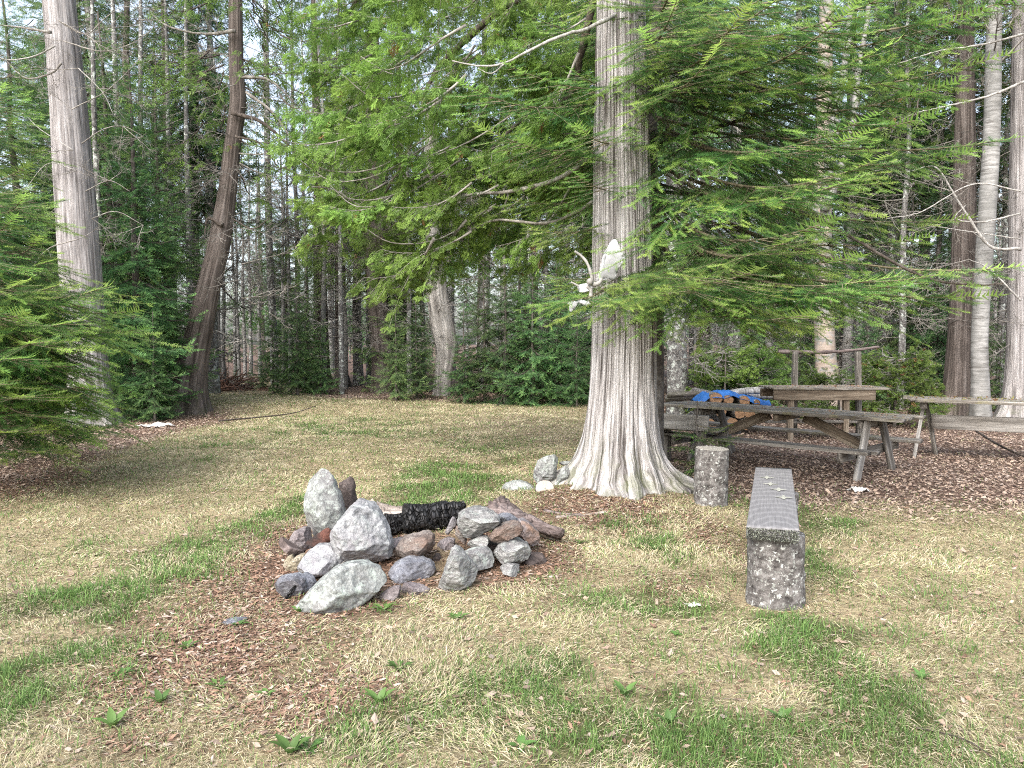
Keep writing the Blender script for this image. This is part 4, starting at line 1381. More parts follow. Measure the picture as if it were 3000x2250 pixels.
# chosen trees
for kind, u, d, s, lab in (
        ('fir', 402, 16.5, 0.80, 'dense dark fir between the tall grey trunk and the crooked cedar'), ('fir', 470, 18.5, 0.85, None), ('fir', 330, 18.0, 0.95, None), ('sapling', 450, 15.8, 0.75, None), ('fir', 60, 17.5, 1.0, None), ('fir', 180, 19.0, 1.05, None), ('fir', -120, 16, 1.0, None), ('sapling', 580, 20, 0.45, None),
        ('sapling', 800, 23.5, 0.85, 'low spreading fir sapling at the right-hand corner of the path'), ('sapling', 870, 22.5, 1.0, None), ('sapling', 1160, 20.8, 0.85, 'bright bushy fir sapling in front of the dark brown trunk'),
        ('sapling', 1220, 22, 0.9, None), ('sapling', 1360, 20.5, 0.85, 'young fir hiding the foot of the pale split trunk on its right'), ('sapling', 1420, 20.5, 1.2, None), ('sapling', 1480, 20.2, 1.3, None), ('sapling', 1560, 20.0, 1.25, None), ('sapling', 1630, 20.2, 1.25, None), 
        ('sapling', 1690, 19.4, 0.8, None), ('sapling', 2120, 18.0, 0.75, None), ('sapling', 2200, 18.5, 0.85, None), ('sapling', 2070, 17, 0.6, None), ('sapling', 2310, 19, 0.7, None), ('sapling', 2345, 21, 1.0, None), ('fir', 2660, 20, 0.62, None), ('fir', 2740, 19, 0.7, None), ('sapling', 2540, 18, 0.8, None), ('sapling', 2930, 18, 0.7, None), ('sapling', 2720, 17, 0.5, None),
        ('birch', 655, 27, 0.75, 'leaning thin white birch at the mouth of the path'), ('birch', 700, 34, 0.8, None), ('birch', 718, 36, 0.9, None), ('pole', 735, 38, 1.0, None), ('birch', 762, 37, 0.9, None), ('pole', 690, 33, 0.9, None), ('spruce', 625, 24, 0.95, None), ('birch', 590, 27, 1.1, None), ('cedar', 500, 23, 1.0, None), ('pole', 560, 21, 1.1, None), ('pole', 300, 17, 1.0, None), ('sapling', 940, 23, 0.7, None), ('pole', 900, 26, 1.0, None), ('birch', 1010, 27, 1.0, None), ('spruce', 1050, 29, 1.0, None), ('cedar', 1180, 27, 1.0, None), ('fir', 900, 24.5, 0.5, None), ('fir', 1520, 22, 0.55, None), ('fir', 1640, 22, 0.5, None), ('cedar', 1000, 28, 1.0, None), ('birch', 1240, 30, 1.0, None), ('pole', 1550, 22, 1.0, None), ('spruce', 1650, 23, 1.0, None), ('birch', 1480, 24, 1.0, None), ('pole', 1600, 24, 1.0, None), ('pole', 430, 19, 1.1, None), ('pole', 510, 20, 1.0, None), ('pole', 2740, 21, 1.0, None), ('pole', 2640, 18.5, 1.0, None), ('pole', 2930, 19.5, 1.0, None), ('pole', 1000, 23.5, 1.0, None), ('pole', 1200, 24, 1.0, None), ('birch', 640, 31, 1.2, None), ('birch', 830, 33, 0.9, None), ('pole', 850, 30, 1, None), ('birch', 950, 25.5, 0.95, None),
        ('spruce', 290, 21, 1.0, None), ('pole', 360, 19.5, 1.2, None), ('cedar', 400, 24, 1.05, None), 
        ('spruce', 2600, 21, 0.95, None), ('spruce', 2700, 23, 1.0, None), ('spruce', 2790, 20, 1.0, None), ('spruce', 2540, 24, 1.0, None), ('spruce', 2330, 23, 1.0, None), ('spruce', 2150, 22, 1.0, None), ('spruce', 2950, 20, 1.0, None), ('spruce', 1780, 22, 1.0, None),
        ('cedar', 1900, 24, 1.0, None), ('cedar', 2060, 25, 1.0, None), ('cedar', 2480, 26, 1.0, None), ('spruce', 1420, 25, 1.0, None), ('cedar', 1560, 26, 1.0, None), ('fir', 1750, 20.5, 0.6, None), ('pole', 1850, 20, 1.0, None)):
    forest(kind, u, d, s, lab=lab)
r_ = random.Random(5)
n_ = 0
for ring, (d0, d1, cnt) in enumerate(((24, 31, 28), (31, 41, 24), (41, 54, 18))):
    for k in range(cnt):
        u = -250 + 3500 * (k + r_.random()) / cnt
        d = r_.uniform(d0, d1)
        if 600 < u < 800 and d < 44: continue
        if 2650 < u < 3010 and k % 3: continue
        q = r_.random()
        kind = 'fir' if q < 0.15 else 'spruce' if q < 0.48 else 'cedar' if q < 0.66 else 'birch' if q < 0.84 else 'pole'
        if 560 < u < 1350: kind = ('birch', 'cedar', 'spruce', 'fir')[k % 4]
        forest(kind, u, d, r_.uniform(0.85, 1.25))


def far_wood():
    """the woods beyond what one can count: one mass"""
    g = []
    r = np.random.default_rng(77)
    low = [crown_fir(11, 2.0, 0.8, 401, POORB, 0.55, 5), crown_fir(15, 2.2, 5, 402, POORB, 0.6, 5)]
    low = [(a[0], a[1], np.zeros_like(a[2]), a[3], a[4]) for a in low]
    mats = [[], []]
    tr = []
    ta = straight(15, 0.14, 9, 6, 0.1)
    ta = (ta[0], ta[1], np.ones_like(ta[2]), ta[3], ta[4])
    for k in range(80):
        a = R(r.uniform(-50, 50))
        d = r.uniform(54, 95)
        x, y = math.sin(a) * d, math.cos(a) * d
        m = Matrix.Translation((x, y, float(gz(x, y)) - 0.1)) @ Matrix.Rotation(r.uniform(0, 6.28), 4, 'Z') @ Matrix.Scale(r.uniform(0.55, 0.95), 4)
        mats[k % 2].append(m)
        tr.append(m)
    a = join_arrays([place_arrays(low[0], mats[0]), place_arrays(low[1], mats[1]), place_arrays(ta, tr)])
    tag(link('far_woods', arr_mesh('far woods', a, [M['needles_far'], M['spruce_bark']])), 'dense far woods closing the view behind the forest edge', 'woods', kind='stuff')


far_wood()

# ------------------------------------------------------------------ stones of the fire ring
def crop(cx, cy, d):
    """a point at distance d seen at cx, cy of the enlarged fire-ring picture"""
    return P(780 + 0.4159 * cx, 1330 + 0.4159 * cy, d)


def stone(poly, d, mat, label, thick=None, flat=0.84, ground=False, facets=None, seed=0, rough=1.0, group='stones of the fire ring', name='stone', cat='stone'):
    """a solid stone: its silhouette stands at distance d, a real bulge in front and behind, broken facets"""
    r = np.random.default_rng(seed + int(poly[0][0]) + int(poly[1][1]))
    pts = [crop(x, y, d) for x, y in poly]
    c = sum(pts, Vector()) / len(pts)
    w = max(p.x for p in pts) - min(p.x for p in pts)
    h = max(p.z for p in pts) - min(p.z for p in pts)
    t = thick if thick else 0.42 * min(w, h) + 0.10 * max(w, h)
    cloud = [p - c for p in pts]
    for k in range(len(pts)):
        q = pts[k] - c
        nx = pts[(k + 1) % len(pts)] - c
        for f, dy in ((flat, 0.66), (flat * 0.6, 0.98)):
            m = (q * 0.6 + nx * 0.4) * f * (0.86 + 0.28 * r.random())
            cloud.append(m + Vector((0, -t * dy * (0.8 + 0.3 * r.random()), 0.10 * t)))
            cloud.append(m * 1.05 + Vector((0, t * dy * (0.8 + 0.3 * r.random()), 0.05 * t)))
    for x, y, dd in facets or (): cloud.append(crop(x, y, d + dd) - c)
    bm = bmesh.new()
    for p in cloud: bm.verts.new(p)
    ret = bmesh.ops.convex_hull(bm, input=bm.verts[:])
    junk = list({e for e in list(ret['geom_interior']) + list(ret['geom_unused']) if isinstance(e, bmesh.types.BMVert)})
    bmesh.ops.delete(bm, geom=junk, context='VERTS')
    me = bpy.data.meshes.new(name)
    bm.to_mesh(me)
    bm.free()
    o = link(name, me)
    md = o.modifiers.new('remesh', 'REMESH')
    md.mode = 'VOXEL'
    size = max(w, h, t)
    md.voxel_size = max(size / 50, 0.004)
    m2 = bpy.data.meshes.new_from_object(o.evaluated_get(bpy.context.evaluated_depsgraph_get()))
    o.modifiers.clear()
    o.data = m2
    bpy.data.meshes.remove(me)
    n = len(m2.vertices)
    V = np.empty(n * 3, np.float32)
    m2.vertices.foreach_get('co', V)
    V = V.reshape(-1, 3).astype(float)
    E = np.empty(len(m2.edges) * 2, np.int32)
    m2.edges.foreach_get('vertices', E)
    E = E.reshape(-1, 2)
    deg = np.bincount(E.ravel(), minlength=n)[:, None]
    ext0 = (V.min(0), V.max(0))
    for q in range(9):                                 # broken planes
        d = r.normal(size=3)
        d /= np.linalg.norm(d)
        d[1] = (-1 if q < 6 else 1) * (abs(d[1]) + 0.55)
        d /= np.linalg.norm(d)
        pr = V @ d
        V = V - np.maximum(pr - pr.max() * r.uniform(0.6, 0.88), 0)[:, None] * d
    for _ in range(1):
        acc = np.zeros_like(V)
        np.add.at(acc, E[:, 0], V[E[:, 1]])
        np.add.at(acc, E[:, 1], V[E[:, 0]])
        V = V * 0.5 + 0.5 * acc / np.maximum(deg, 1)
    N = norm(V / np.array([max(w, .01), max(t, .01), max(h, .01)]) ** 2)
    s0 = r.uniform(0, 50)
    k = 1.0 / size
    f = fbm(V[:, 0] * 3.2 * k + s0, V[:, 1] * 3.2 * k, V[:, 2] * 3.2 * k, 5) - 0.5
    ridge = np.abs(fbm(V[:, 0] * 5 * k + s0 + 9, V[:, 1] * 5 * k, V[:, 2] * 7 * k, 3) - 0.5)
    fine = fbm(V[:, 0] * 16 * k + s0, V[:, 1] * 16 * k, V[:, 2] * 20 * k, 3) - 0.5
    V = V + N * (size * rough * (0.05 * f - 0.10 * ridge + 0.035 * fine + 0.012))[:, None]
    ctr, sp0, sp1 = (ext0[0] + ext0[1]) / 2, ext0[1] - ext0[0], V.max(0) - V.min(0)
    V = (V - (V.max(0) + V.min(0)) / 2) * np.minimum(sp0 / sp1, 1.25) + ctr
    m2.vertices.foreach_set('co', V.astype(np.float32).ravel())
    m2.polygons.foreach_set('use_smooth', np.ones(len(m2.polygons), bool))
    m2.update()
    m2.materials.clear()
    m2.materials.append(M[mat])
    m2.name = name
    o.location = c
    tag(o, label, cat, group)
    return o


SG = 'stones of the fire ring'
stone([(258, 200), (290, 140), (350, 103), (410, 115), (470, 160), (510, 230), (545, 310), (562, 380), (500, 480), (450, 620), (330, 650), (290, 620), (278, 480), (262, 330)], 6.05, 'rock_green', 'tall standing pale stone with a rounded top at the back left of the fire ring', 0.13, facets=[(430, 430, -0.14), (330, 300, -0.13), (480, 520, -0.05)])
stone([(508, 200), (600, 153), (632, 200), (655, 330), (650, 520), (560, 520), (530, 260)], 6.4, 'rock_dark', 'dark brown upright slab behind the tall standing stone', 0.08)
stone([(465, 540), (520, 460), (600, 350), (650, 328), (720, 340), (800, 400), (850, 470), (880, 560), (905, 640), (890, 705), (760, 772), (660, 745), (600, 718), (540, 718), (468, 660)], 5.45, 'rock_pale', 'biggest pale boulder at the middle front of the fire ring', 0.27, facets=[(700, 520, -0.27), (600, 560, -0.24), (840, 600, -0.18), (650, 660, -0.2)])
stone([(900, 690), (930, 640), (1010, 580), (1100, 562), (1180, 570), (1193, 640), (1160, 695), (1060, 720), (960, 735), (915, 718)], 5.38, 'rock_brown', 'tan brown rounded stone right of the biggest pale boulder', 0.17)
stone([(858, 830), (920, 760), (1000, 722), (1100, 724), (1170, 765), (1199, 800), (1172, 855), (1060, 893), (960, 918), (878, 893)], 5.2, 'rock_blue', 'brown stone with a flat blue grey top face, low at the front', 0.16, facets=[(930, 800, -0.13), (1120, 790, -0.12), (1040, 830, -0.16)])
stone([(228, 1060), (330, 960), (430, 860), (520, 775), (640, 758), (760, 790), (830, 840), (845, 900), (780, 965), (690, 1025), (600, 1105), (500, 1158), (400, 1130), (250, 1092)], 4.66, 'rock_green', 'long sloping whitish slab leaning at the front left of the fire ring', 0.2, facets=[(420, 1000, -0.22), (600, 880, -0.1), (540, 1090, -0.1), (740, 870, -0.02), (500, 780, 0.25), (700, 770, 0.3), (640, 760, 0.3)])
stone([(228, 820), (250, 740), (300, 680), (390, 653), (480, 680), (535, 725), (543, 762), (480, 822), (380, 872), (290, 892), (240, 852)], 5.25, 'rock_pale', 'smooth oval grey stone left of the biggest pale boulder', 0.19)
stone([(72, 900), (110, 850), (190, 845), (280, 880), (300, 960), (220, 1000), (110, 1012), (78, 965)], 4.9, 'rock_blue', 'low blue grey stone at the far left foot of the ring', 0.14)
stone([(218, 900), (232, 850), (300, 875), (352, 912), (310, 972), (240, 955)], 4.95, 'rock_blue', 'small blue slate wedged under the smooth oval stone', 0.1)
stone([(128, 835), (170, 760), (230, 708), (280, 700), (245, 800), (232, 862), (150, 855)], 5.4, 'rock_tan', 'whitish tan stone behind the smooth oval stone', 0.12)
stone([(75, 600), (110, 588), (180, 640), (250, 695), (265, 722), (200, 728), (150, 692), (88, 622)], 5.55, 'rot_wood', 'brown splintered wood chunk sticking out on the left of the ring', 0.07, rough=0.7, name='wood_chunk', cat='wood chunk', group=None)
stone([(163, 600), (200, 545), (290, 508), (298, 590), (335, 655), (262, 700), (188, 650)], 5.9, 'rock_lilac', 'lilac grey stone behind the brown splintered wood chunk', 0.13)
stone([(262, 638), (380, 568), (468, 513), (472, 640), (468, 664), (350, 657)], 5.55, 'rock_rust', 'rust red triangular slate between the standing stone and the boulder', 0.04, 0.9, rough=0.5)
stone([(1203, 970), (1240, 860), (1280, 760), (1308, 660), (1340, 648), (1400, 710), (1462, 790), (1492, 858), (1432, 925), (1340, 980), (1258, 988)], 4.95, 'rock_grey', 'triangular banded grey stone standing at the front right of the ring', 0.13, facets=[(1300, 860, -0.15), (1400, 850, -0.1)])
stone([(1375, 690), (1440, 655), (1540, 645), (1592, 680), (1610, 742), (1592, 785), (1520, 808), (1465, 818), (1430, 760)], 5.3, 'rock_green', 'mottled grey stone right behind the triangular banded stone', 0.14)
stone([(1343, 470), (1358, 410), (1410, 383), (1500, 378), (1572, 400), (1642, 450), (1654, 477), (1600, 522), (1530, 558), (1450, 590), (1390, 582), (1353, 530)], 5.5, 'rock_grey', 'large rounded grey brown stone on top at the right of the ring', 0.2)
stone([(1568, 570), (1610, 520), (1700, 488), (1790, 478), (1813, 520), (1792, 562), (1700, 603), (1620, 618), (1578, 602)], 5.42, 'rock_brown', 'flat brown stone just below the large rounded top stone', 0.15)
stone([(1412, 640), (1440, 600), (1500, 573), (1560, 573), (1583, 605), (1540, 648), (1450, 662)], 5.45, 'rock_grey', 'small dark wedge stone under the large rounded top stone', 0.11)
stone([(1598, 690), (1640, 620), (1740, 583), (1820, 620), (1872, 670), (1852, 722), (1790, 773), (1700, 783), (1638, 742)], 5.4, 'rock_grey', 'blocky grey stone low on the right side of the ring', 0.2)
stone([(1643, 800), (1680, 766), (1785, 778), (1783, 842), (1730, 872), (1678, 852)], 5.22, 'rock_grey', 'small square stone propping the blocky grey stone', 0.09)
stone([(1622, 440), (1650, 418), (1700, 418), (1778, 460), (1765, 495), (1650, 500)], 5.75, 'rock_blue', 'pale blue flat slate behind the large rounded top stone', 0.1)
stone([(1763, 560), (1780, 450), (1850, 480), (1922, 550), (1930, 605), (1882, 650), (1825, 615)], 5.7, 'rock_ochre', 'rust and blue stone at the right end of the ring', 0.14)
stone([(1798, 770), (1850, 700), (1950, 700), (1985, 770), (1900, 810)], 5.5, 'rock_dark', 'dark mossy stone sunk at the right foot of the ring', 0.13)
stone([(768, 1080), (785, 950), (942, 922), (948, 960), (922, 1045)], 4.76, 'rock_lilac', 'flat lilac slate square lying in front of the blue-topped stone', 0.05, 0.95, rough=0.35)
stone([(942, 955), (970, 903), (1060, 930), (1155, 950), (1145, 1000), (1020, 1015), (948, 992)], 4.88, 'rock_lilac', 'low reddish brown stone beside the flat lilac slate', 0.08)
stone([(1200, 640), (1260, 588), (1332, 588), (1335, 645), (1292, 740), (1235, 730)], 5.7, 'rock_lilac', 'dusky lilac stone in the middle of the ring above the triangle', 0.1)
stone([(1308, 440), (1345, 448), (1345, 490), (1275, 572), (1258, 545)], 5.5, 'rock_ochre', 'small reddish stone chip leaning on the rounded top stone', 0.05)
stone([(1338, 500), (1372, 520), (1415, 600), (1402, 645), (1328, 562)], 5.48, 'rock_brown', 'thin brown stone splinter under the rounded top stone', 0.05)
stone([(880, 600), (980, 583), (1000, 640), (990, 720), (905, 720)], 5.75, 'rock_lilac', 'dull lilac stone half hidden behind the tan brown stone', 0.1)
stone([(103, 810), (150, 720), (192, 703), (203, 745), (140, 850)], 5.5, 'rock_tan', 'ochre tan stone at the left end of the ring', 0.08)
stone([(1150, 760), (1200, 690), (1240, 720), (1250, 860), (1180, 880)], 5.5, 'rock_dark', 'dark sooty stone between the tan brown stone and the triangle', 0.1)
stone([(560, 740), (700, 720), (860, 720), (900, 800), (850, 860), (700, 800)], 5.65, 'rock_brown', 'dark brown stone supporting the biggest pale boulder from beneath', 0.18)
stone([(300, 700), (420, 640), (520, 690), (560, 800), (420, 900), (320, 860)], 5.6, 'rock_brown', 'brown stone hidden behind the smooth oval stone', 0.16)
stone([(1450, 620), (1600, 600), (1700, 640), (1680, 780), (1500, 800)], 5.65, 'rock_dark', 'sooty stone inside the right side of the ring', 0.14)
# stones by the cedar's foot
CG = 'stones at the foot of the huge cedar'
stone([(1878, 180), (1888, 120), (1910, 50), (1960, 3), (2030, -2), (2057, 40), (2037, 180), (2030, 232), (1940, 225)], 8.45, 'rock_green', 'upright pale grey stone leaning on the left root of the huge cedar', 0.13, group=CG)
stone([(1650, 255), (1680, 200), (1760, 180), (1850, 198), (1912, 260), (1905, 320), (1740, 300)], 8.35, 'rock_green', 'low greenish stone in the grass left of the cedar\'s foot', 0.17, group=CG)
stone([(2036, 200), (2080, 110), (2132, 83), (2143, 140), (2112, 218), (2050, 230)], 8.4, 'rock_green', 'small slanting grey green stone beside the upright pale stone', 0.08, group=CG)
stone([(2060, 60), (2100, 50), (2160, 55), (2150, 75), (2080, 80)], 8.55, 'rock_green', 'thin grey stone flake on the cedar root', 0.06, group=CG)
# flat dark slate in the litter at the left
o = stone([(1000, 100), (1060, 84), (1170, 70), (1190, 86), (1100, 104), (1020, 112)], 4.2, 'rock_blue', 'flat dark slate flake lying in the needle litter at the front left', 0.05, group=None)
o.location = G(685, 1826) + Vector((0, 0, 0.012))


# ------------------------------------------------------------------ wood in and around the fire ring
def charred_log(a, b, r0, r1, label, seed, mat='char', name='charred_log', knob=True):
    a, b = Vector(a), Vector(b)
    n, segs = 70, 40
    t = np.linspace(0, 1, n)
    ax = (b - a).normalized()
    y = Vector((0, 0, 1)).cross(ax).normalized()
    z = ax.cross(y)
    th = np.linspace(0, 2 * np.pi, segs, endpoint=False)
    T, TH = np.meshgrid(t, th, indexing='ij')
    L = (b - a).length
    rad = r0 + (r1 - r0) * T
    f = fbm(T * L * 3 + seed, np.cos(TH) * 1.2, np.sin(TH) * 1.2, 4) - 0.5
    crack = np.abs(fbm(T * L * 15 + seed, np.cos(TH) * 3, np.sin(TH) * 3, 2) - 0.5)
    rad = rad * (1 + 0.85 * f) * (0.86 + 0.3 * smooth(0, 0.09, crack))
    rad = rad * (1 - 0.85 * smooth(0.94, 1, T) - 0.85 * smooth(0.05, 0, T)) * (0.9 + 0.25 * np.cos(TH * 2 + seed))
    c = np.array(a)[None, None] + T[..., None] * np.array(b - a)[None, None] + np.sin(T * 3.1)[..., None] * np.array((0, 0, -0.02))
    V = c + rad[..., None] * (np.cos(TH)[..., None] * np.array(y) + np.sin(TH)[..., None] * np.array(z))
    i = np.arange(n - 1)[:, None] * segs + np.arange(segs)[None]
    j = np.arange(n - 1)[:, None] * segs + (np.arange(segs)[None] + 1) % segs
    F = np.concatenate([np.stack([i, j, j + segs], -1).reshape(-1, 3), np.stack([i, j + segs, i + segs], -1).reshape(-1, 3)])
    o = link(name, tri_mesh(name, V.reshape(-1, 3) - np.array(a), F, [M[mat]], None, None, True))
    o.location = a
    tag(o, label, name.split('_')[-1])
    return o


charred_log(crop(945, 480, 6.2), crop(1395, 440, 6.35), 0.155, 0.13, 'thick black charred log with cracked surface lying across the fire ring', 1)
charred_log(crop(1300, 420, 6.4), crop(1400, 355, 6.5), 0.05, 0.035, 'short charred stub poking up behind the thick charred log', 2)
charred_log(crop(840, 500, 6.1), crop(960, 470, 6.2), 0.07, 0.06, 'charred log end against the biggest pale boulder', 3)
charred_log(crop(1140, 1000, 4.98), crop(1330, 1020, 4.95), 0.035, 0.03, 'little black charcoal lump in front of the triangular stone', 4)
charred_log(crop(1130, 1030, 4.9), crop(1180, 1050, 4.9), 0.02, 0.025, 'black charcoal crumb left of the little charcoal lump', 6)
charred_log(crop(760, 390, 6.5), crop(995, 410, 6.5), 0.075, 0.045, 'weathered pale driftwood log behind the biggest pale boulder', 5, 'drift_wood', 'driftwood_log')
charred_log(crop(800, 430, 6.3), crop(970, 440, 6.3), 0.06, 0.045, 'split pale firewood lying against the charred log', 8, 'drift_wood', 'firewood_log')
charred_log(crop(1590, 400, 6.2), crop(1880, 500, 6.0), 0.15, 0.06, 'thick rotten brown log lying on the right end of the ring', 6, 'rot_wood', 'rotten_log')
charred_log(crop(1830, 455, 6.1), crop(2095, 565, 5.95), 0.07, 0.05, 'dark weathered driftwood stub pointing right from the ring', 7, 'rot_wood', 'driftwood_stub')
charred_log(crop(1950, 400, 7.2), crop(2230, 440, 7.0), 0.018, 0.022, 'dark thin stick on the ground right of the fire ring', 9, 'rot_wood', 'fallen_stick')
charred_log(P(1625, 1524, 6.95), P(1782, 1502, 7.15), 0.03, 0.018, 'pale driftwood stick on the ground below the cedar\'s roots', 10, 'drift_wood', 'fallen_stick')
o = charred_log(crop(215, 900, 4.82), crop(95, 1060, 4.72), 0.016, 0.010, 'thin black burnt stick leaning on the left stones', 11, 'char', 'burnt_stick')


def twig(pts, r, m, label):
    a = spline(pts, 20)
    c = a[0].copy()
    V, F = tube(a - c, np.linspace(r, r * 0.5, 20), 5)
    g = Geo()
    g.add(V, F, 0, V, True)
    o = link('twig', g.mesh('twig', [M[m]]))
    o.location = c
    return tag(o, label, 'twig')


twig([crop(345, 935, 4.68), crop(430, 860, 4.7), crop(550, 755, 4.75)], 0.007, 'dead_twig', 'slender grey twig lying across the long whitish slab')
twig([G(2680, 2130), G(2830, 2190) + Vector((0, 0, .03)), G(2960, 2260)], 0.004, 'dark_limb', 'dark bare twig in the grass near the lower right corner')
twig([G(640, 1240) + Vector((0, 0, .05)), G(840, 1224) + Vector((0, 0, .08)), G(925, 1216) + Vector((0, 0, .2))], 0.018, 'dark_limb', 'fallen dark branch on the far lawn')
twig([G(2860, 1280) + Vector((0, 0, .1)), G(2930, 1330) + Vector((0, 0, .12)), G(3050, 1370) + Vector((0, 0, .05))], 0.02, 'dark_limb', 'dead branch on the leaves under the right-hand table')


def disc_slice(loc, r, h, nrm, label, bark, cut, name, seg=40, seed=0, cat='log'):
    """a sawn round: bark sleeve and end faces, local z along the log"""
    o = empty(name, loc)
    q = Vector(nrm).normalized().to_track_quat('Z', 'Y')
    o.rotation_mode = 'QUATERNION'
    o.rotation_quaternion = q
    tag(o, label, cat)
    n = 24
    th = np.linspace(0, 2 * np.pi, seg, endpoint=False)
    z = np.linspace(0, h, n)
    Z, TH = np.meshgrid(z, th, indexing='ij')
    rad = r * (1 + 0.05 * np.cos(TH * 2 + seed) + 0.05 * (fbm(np.cos(TH) * 2 + seed, np.sin(TH) * 2, Z * 4, 4) - 0.5) * 2 + 0.06 * smooth(h * 0.25, 0, Z) * np.cos(TH * 3 + seed))
    if h > 0.2: rad = rad + 0.010 * (fbm(np.cos(TH) * 8 + seed, np.sin(TH) * 8, Z * 22, 3) - 0.5) * 2
    V = np.stack([rad * np.cos(TH), rad * np.sin(TH), Z], -1).reshape(-1, 3)
    i = np.arange(n - 1)[:, None] * seg + np.arange(seg)[None]
    j = np.arange(n - 1)[:, None] * seg + (np.arange(seg)[None] + 1) % seg
    F = np.stack([i, j, j + seg, i + seg], -1).reshape(-1, 4)
    link('bark', tri_mesh('log bark', V, F, [M[bark]], None, None, True), o)
    for zz, k in ((h - 0.004, n - 1), (0.004, 0)):
        ring = V.reshape(n, seg, 3)[k].copy()
        rings = [np.array([[0, 0, zz]])]
        W, FF = [np.array([0, 0, zz])], []
        R_ = 6
        for q_ in range(1, R_ + 1):
            c = ring * (q_ / R_) * 0.985
            c[:, 2] = zz + 0.004 * (fbm(c[:, 0] * 30, c[:, 1] * 30, seed, 2) - 0.5)
            W += list(c)
        for a in range(seg):
            b = (a + 1) % seg
            FF.append((0, 1 + a, 1 + b))
            for q_ in range(R_ - 1):
                x, y = 1 + q_ * seg, 1 + (q_ + 1) * seg
                FF += [(x + a, y + a, y + b), (x + a, y + b, x + b)]
        link('cut_face', tri_mesh('cut face', np.array(W), np.array(FF), [M[cut]]), o)
    return o


g_ = G(2085, 1490)
disc_slice((X(2085, 7.55), 7.55, float(gz(X(2085, 7.55), 7.55)) - 0.01), 0.158, 0.56, (0.02, -0.03, 1), 'upright log round with white lichen on its bark, right of the cedar', 'log_bark', 'cut_pale', 'log_stump', 64, 3, 'stump')
disc_slice(crop(1958, 250, 8.15), 0.10, 0.035, (0.15, -0.75, 0.8), 'round slice of sawn wood tilted against the upright pale stone', 'rot_wood', 'cut_pale', 'wood_slice', 40, 5, 'wood slice')


# ------------------------------------------------------------------ log bench
def boards(lst, name, parent, mat, seed=0, bev=0.006, wear=0.004):
    """one mesh of weathered boards: (matrix, length, width, thickness), length along the matrix's x"""
    r = np.random.default_rng(seed)
    g = Geo()
    for mw, L, W, T in lst:
        nx, per = max(8, int(L / 0.06)), 16
        xs = np.linspace(-L / 2, L / 2, nx)
        hw, ht = W / 2, T / 2
        b = min(bev, hw * 0.5, ht * 0.5)
        prof = []
        for sx, sy, o_ in ((1, 1, 0), (-1, 1, 1), (-1, -1, 2), (1, -1, 3)):
            for k in range(4):
                a = (o_ + k / 3) * math.pi / 2
                prof.append((sx * (hw - b) + b * math.cos(a), sy * (ht - b) + b * math.sin(a)))
        prof = np.array(prof)
        V = np.stack([np.repeat(xs[:, None], per, 1), np.broadcast_to(prof[None, :, 0], (nx, per)), np.broadcast_to(prof[None, :, 1], (nx, per))], -1)
        s = r.uniform(0, 99)
        V[..., 1] += 2 * wear * (fbm(V[..., 0] * 4 + s, V[..., 1] * 9, V[..., 2] * 9, 3) - 0.5)
        V[..., 2] += 2 * wear * (fbm(V[..., 0] * 2.5 + s + 30, V[..., 1] * 14, V[..., 2] * 14, 3) - 0.5)
        e = np.minimum(xs - xs[0], xs[-1] - xs)
        jag = 0.008 * (fbm(V[..., 1] * 60 + s, V[..., 2] * 60, 0, 2) - 0.5)
        V[..., 0] += jag * (e < 0.03)[:, None] * np.sign(xs)[:, None]
        V = V.reshape(-1, 3)
        i = np.arange(nx - 1)[:, None] * per + np.arange(per)[None]
        j = np.arange(nx - 1)[:, None] * per + (np.arange(per)[None] + 1) % per
        F = np.concatenate([np.stack([i, i + per, j + per], -1).reshape(-1, 3), np.stack([i, j + per, j], -1).reshape(-1, 3)])
        k = np.arange(1, per - 1)
        F = np.concatenate([F, np.stack([np.zeros_like(k), k, k + 1], -1), np.stack([np.zeros_like(k), k + 1, k], -1) + (nx - 1) * per])
        a = np.array(mw)
        g.add(V @ a[:3, :3].T + a[:3, 3], F, 0, sm=True)
    return link(name, g.mesh(name, [M[mat]]), parent)


def bar(a, b, up=(0, 0, 1)):
    """matrix with x from a to b, centred, z near up"""
    a, b = Vector(a), Vector(b)
    x = (b - a).normalized()
    y = Vector(up).cross(x).normalized()
    z = x.cross(y)
    return Matrix.Translation((a + b) / 2) @ Matrix((x, y, z)).transposed().to_4x4(), (b - a).length


def part_board(name, parent, mat, a, b, W, T, up=(0, 0, 1), seed=0, wear=0.004):
    """a board as an object of its own, its grain along its length"""
    m, L = bar(a, b, up)
    o = boards([(Matrix.Identity(4), L, W, T)], name, parent, mat, seed, wear=wear)
    o.matrix_basis = m
    return o


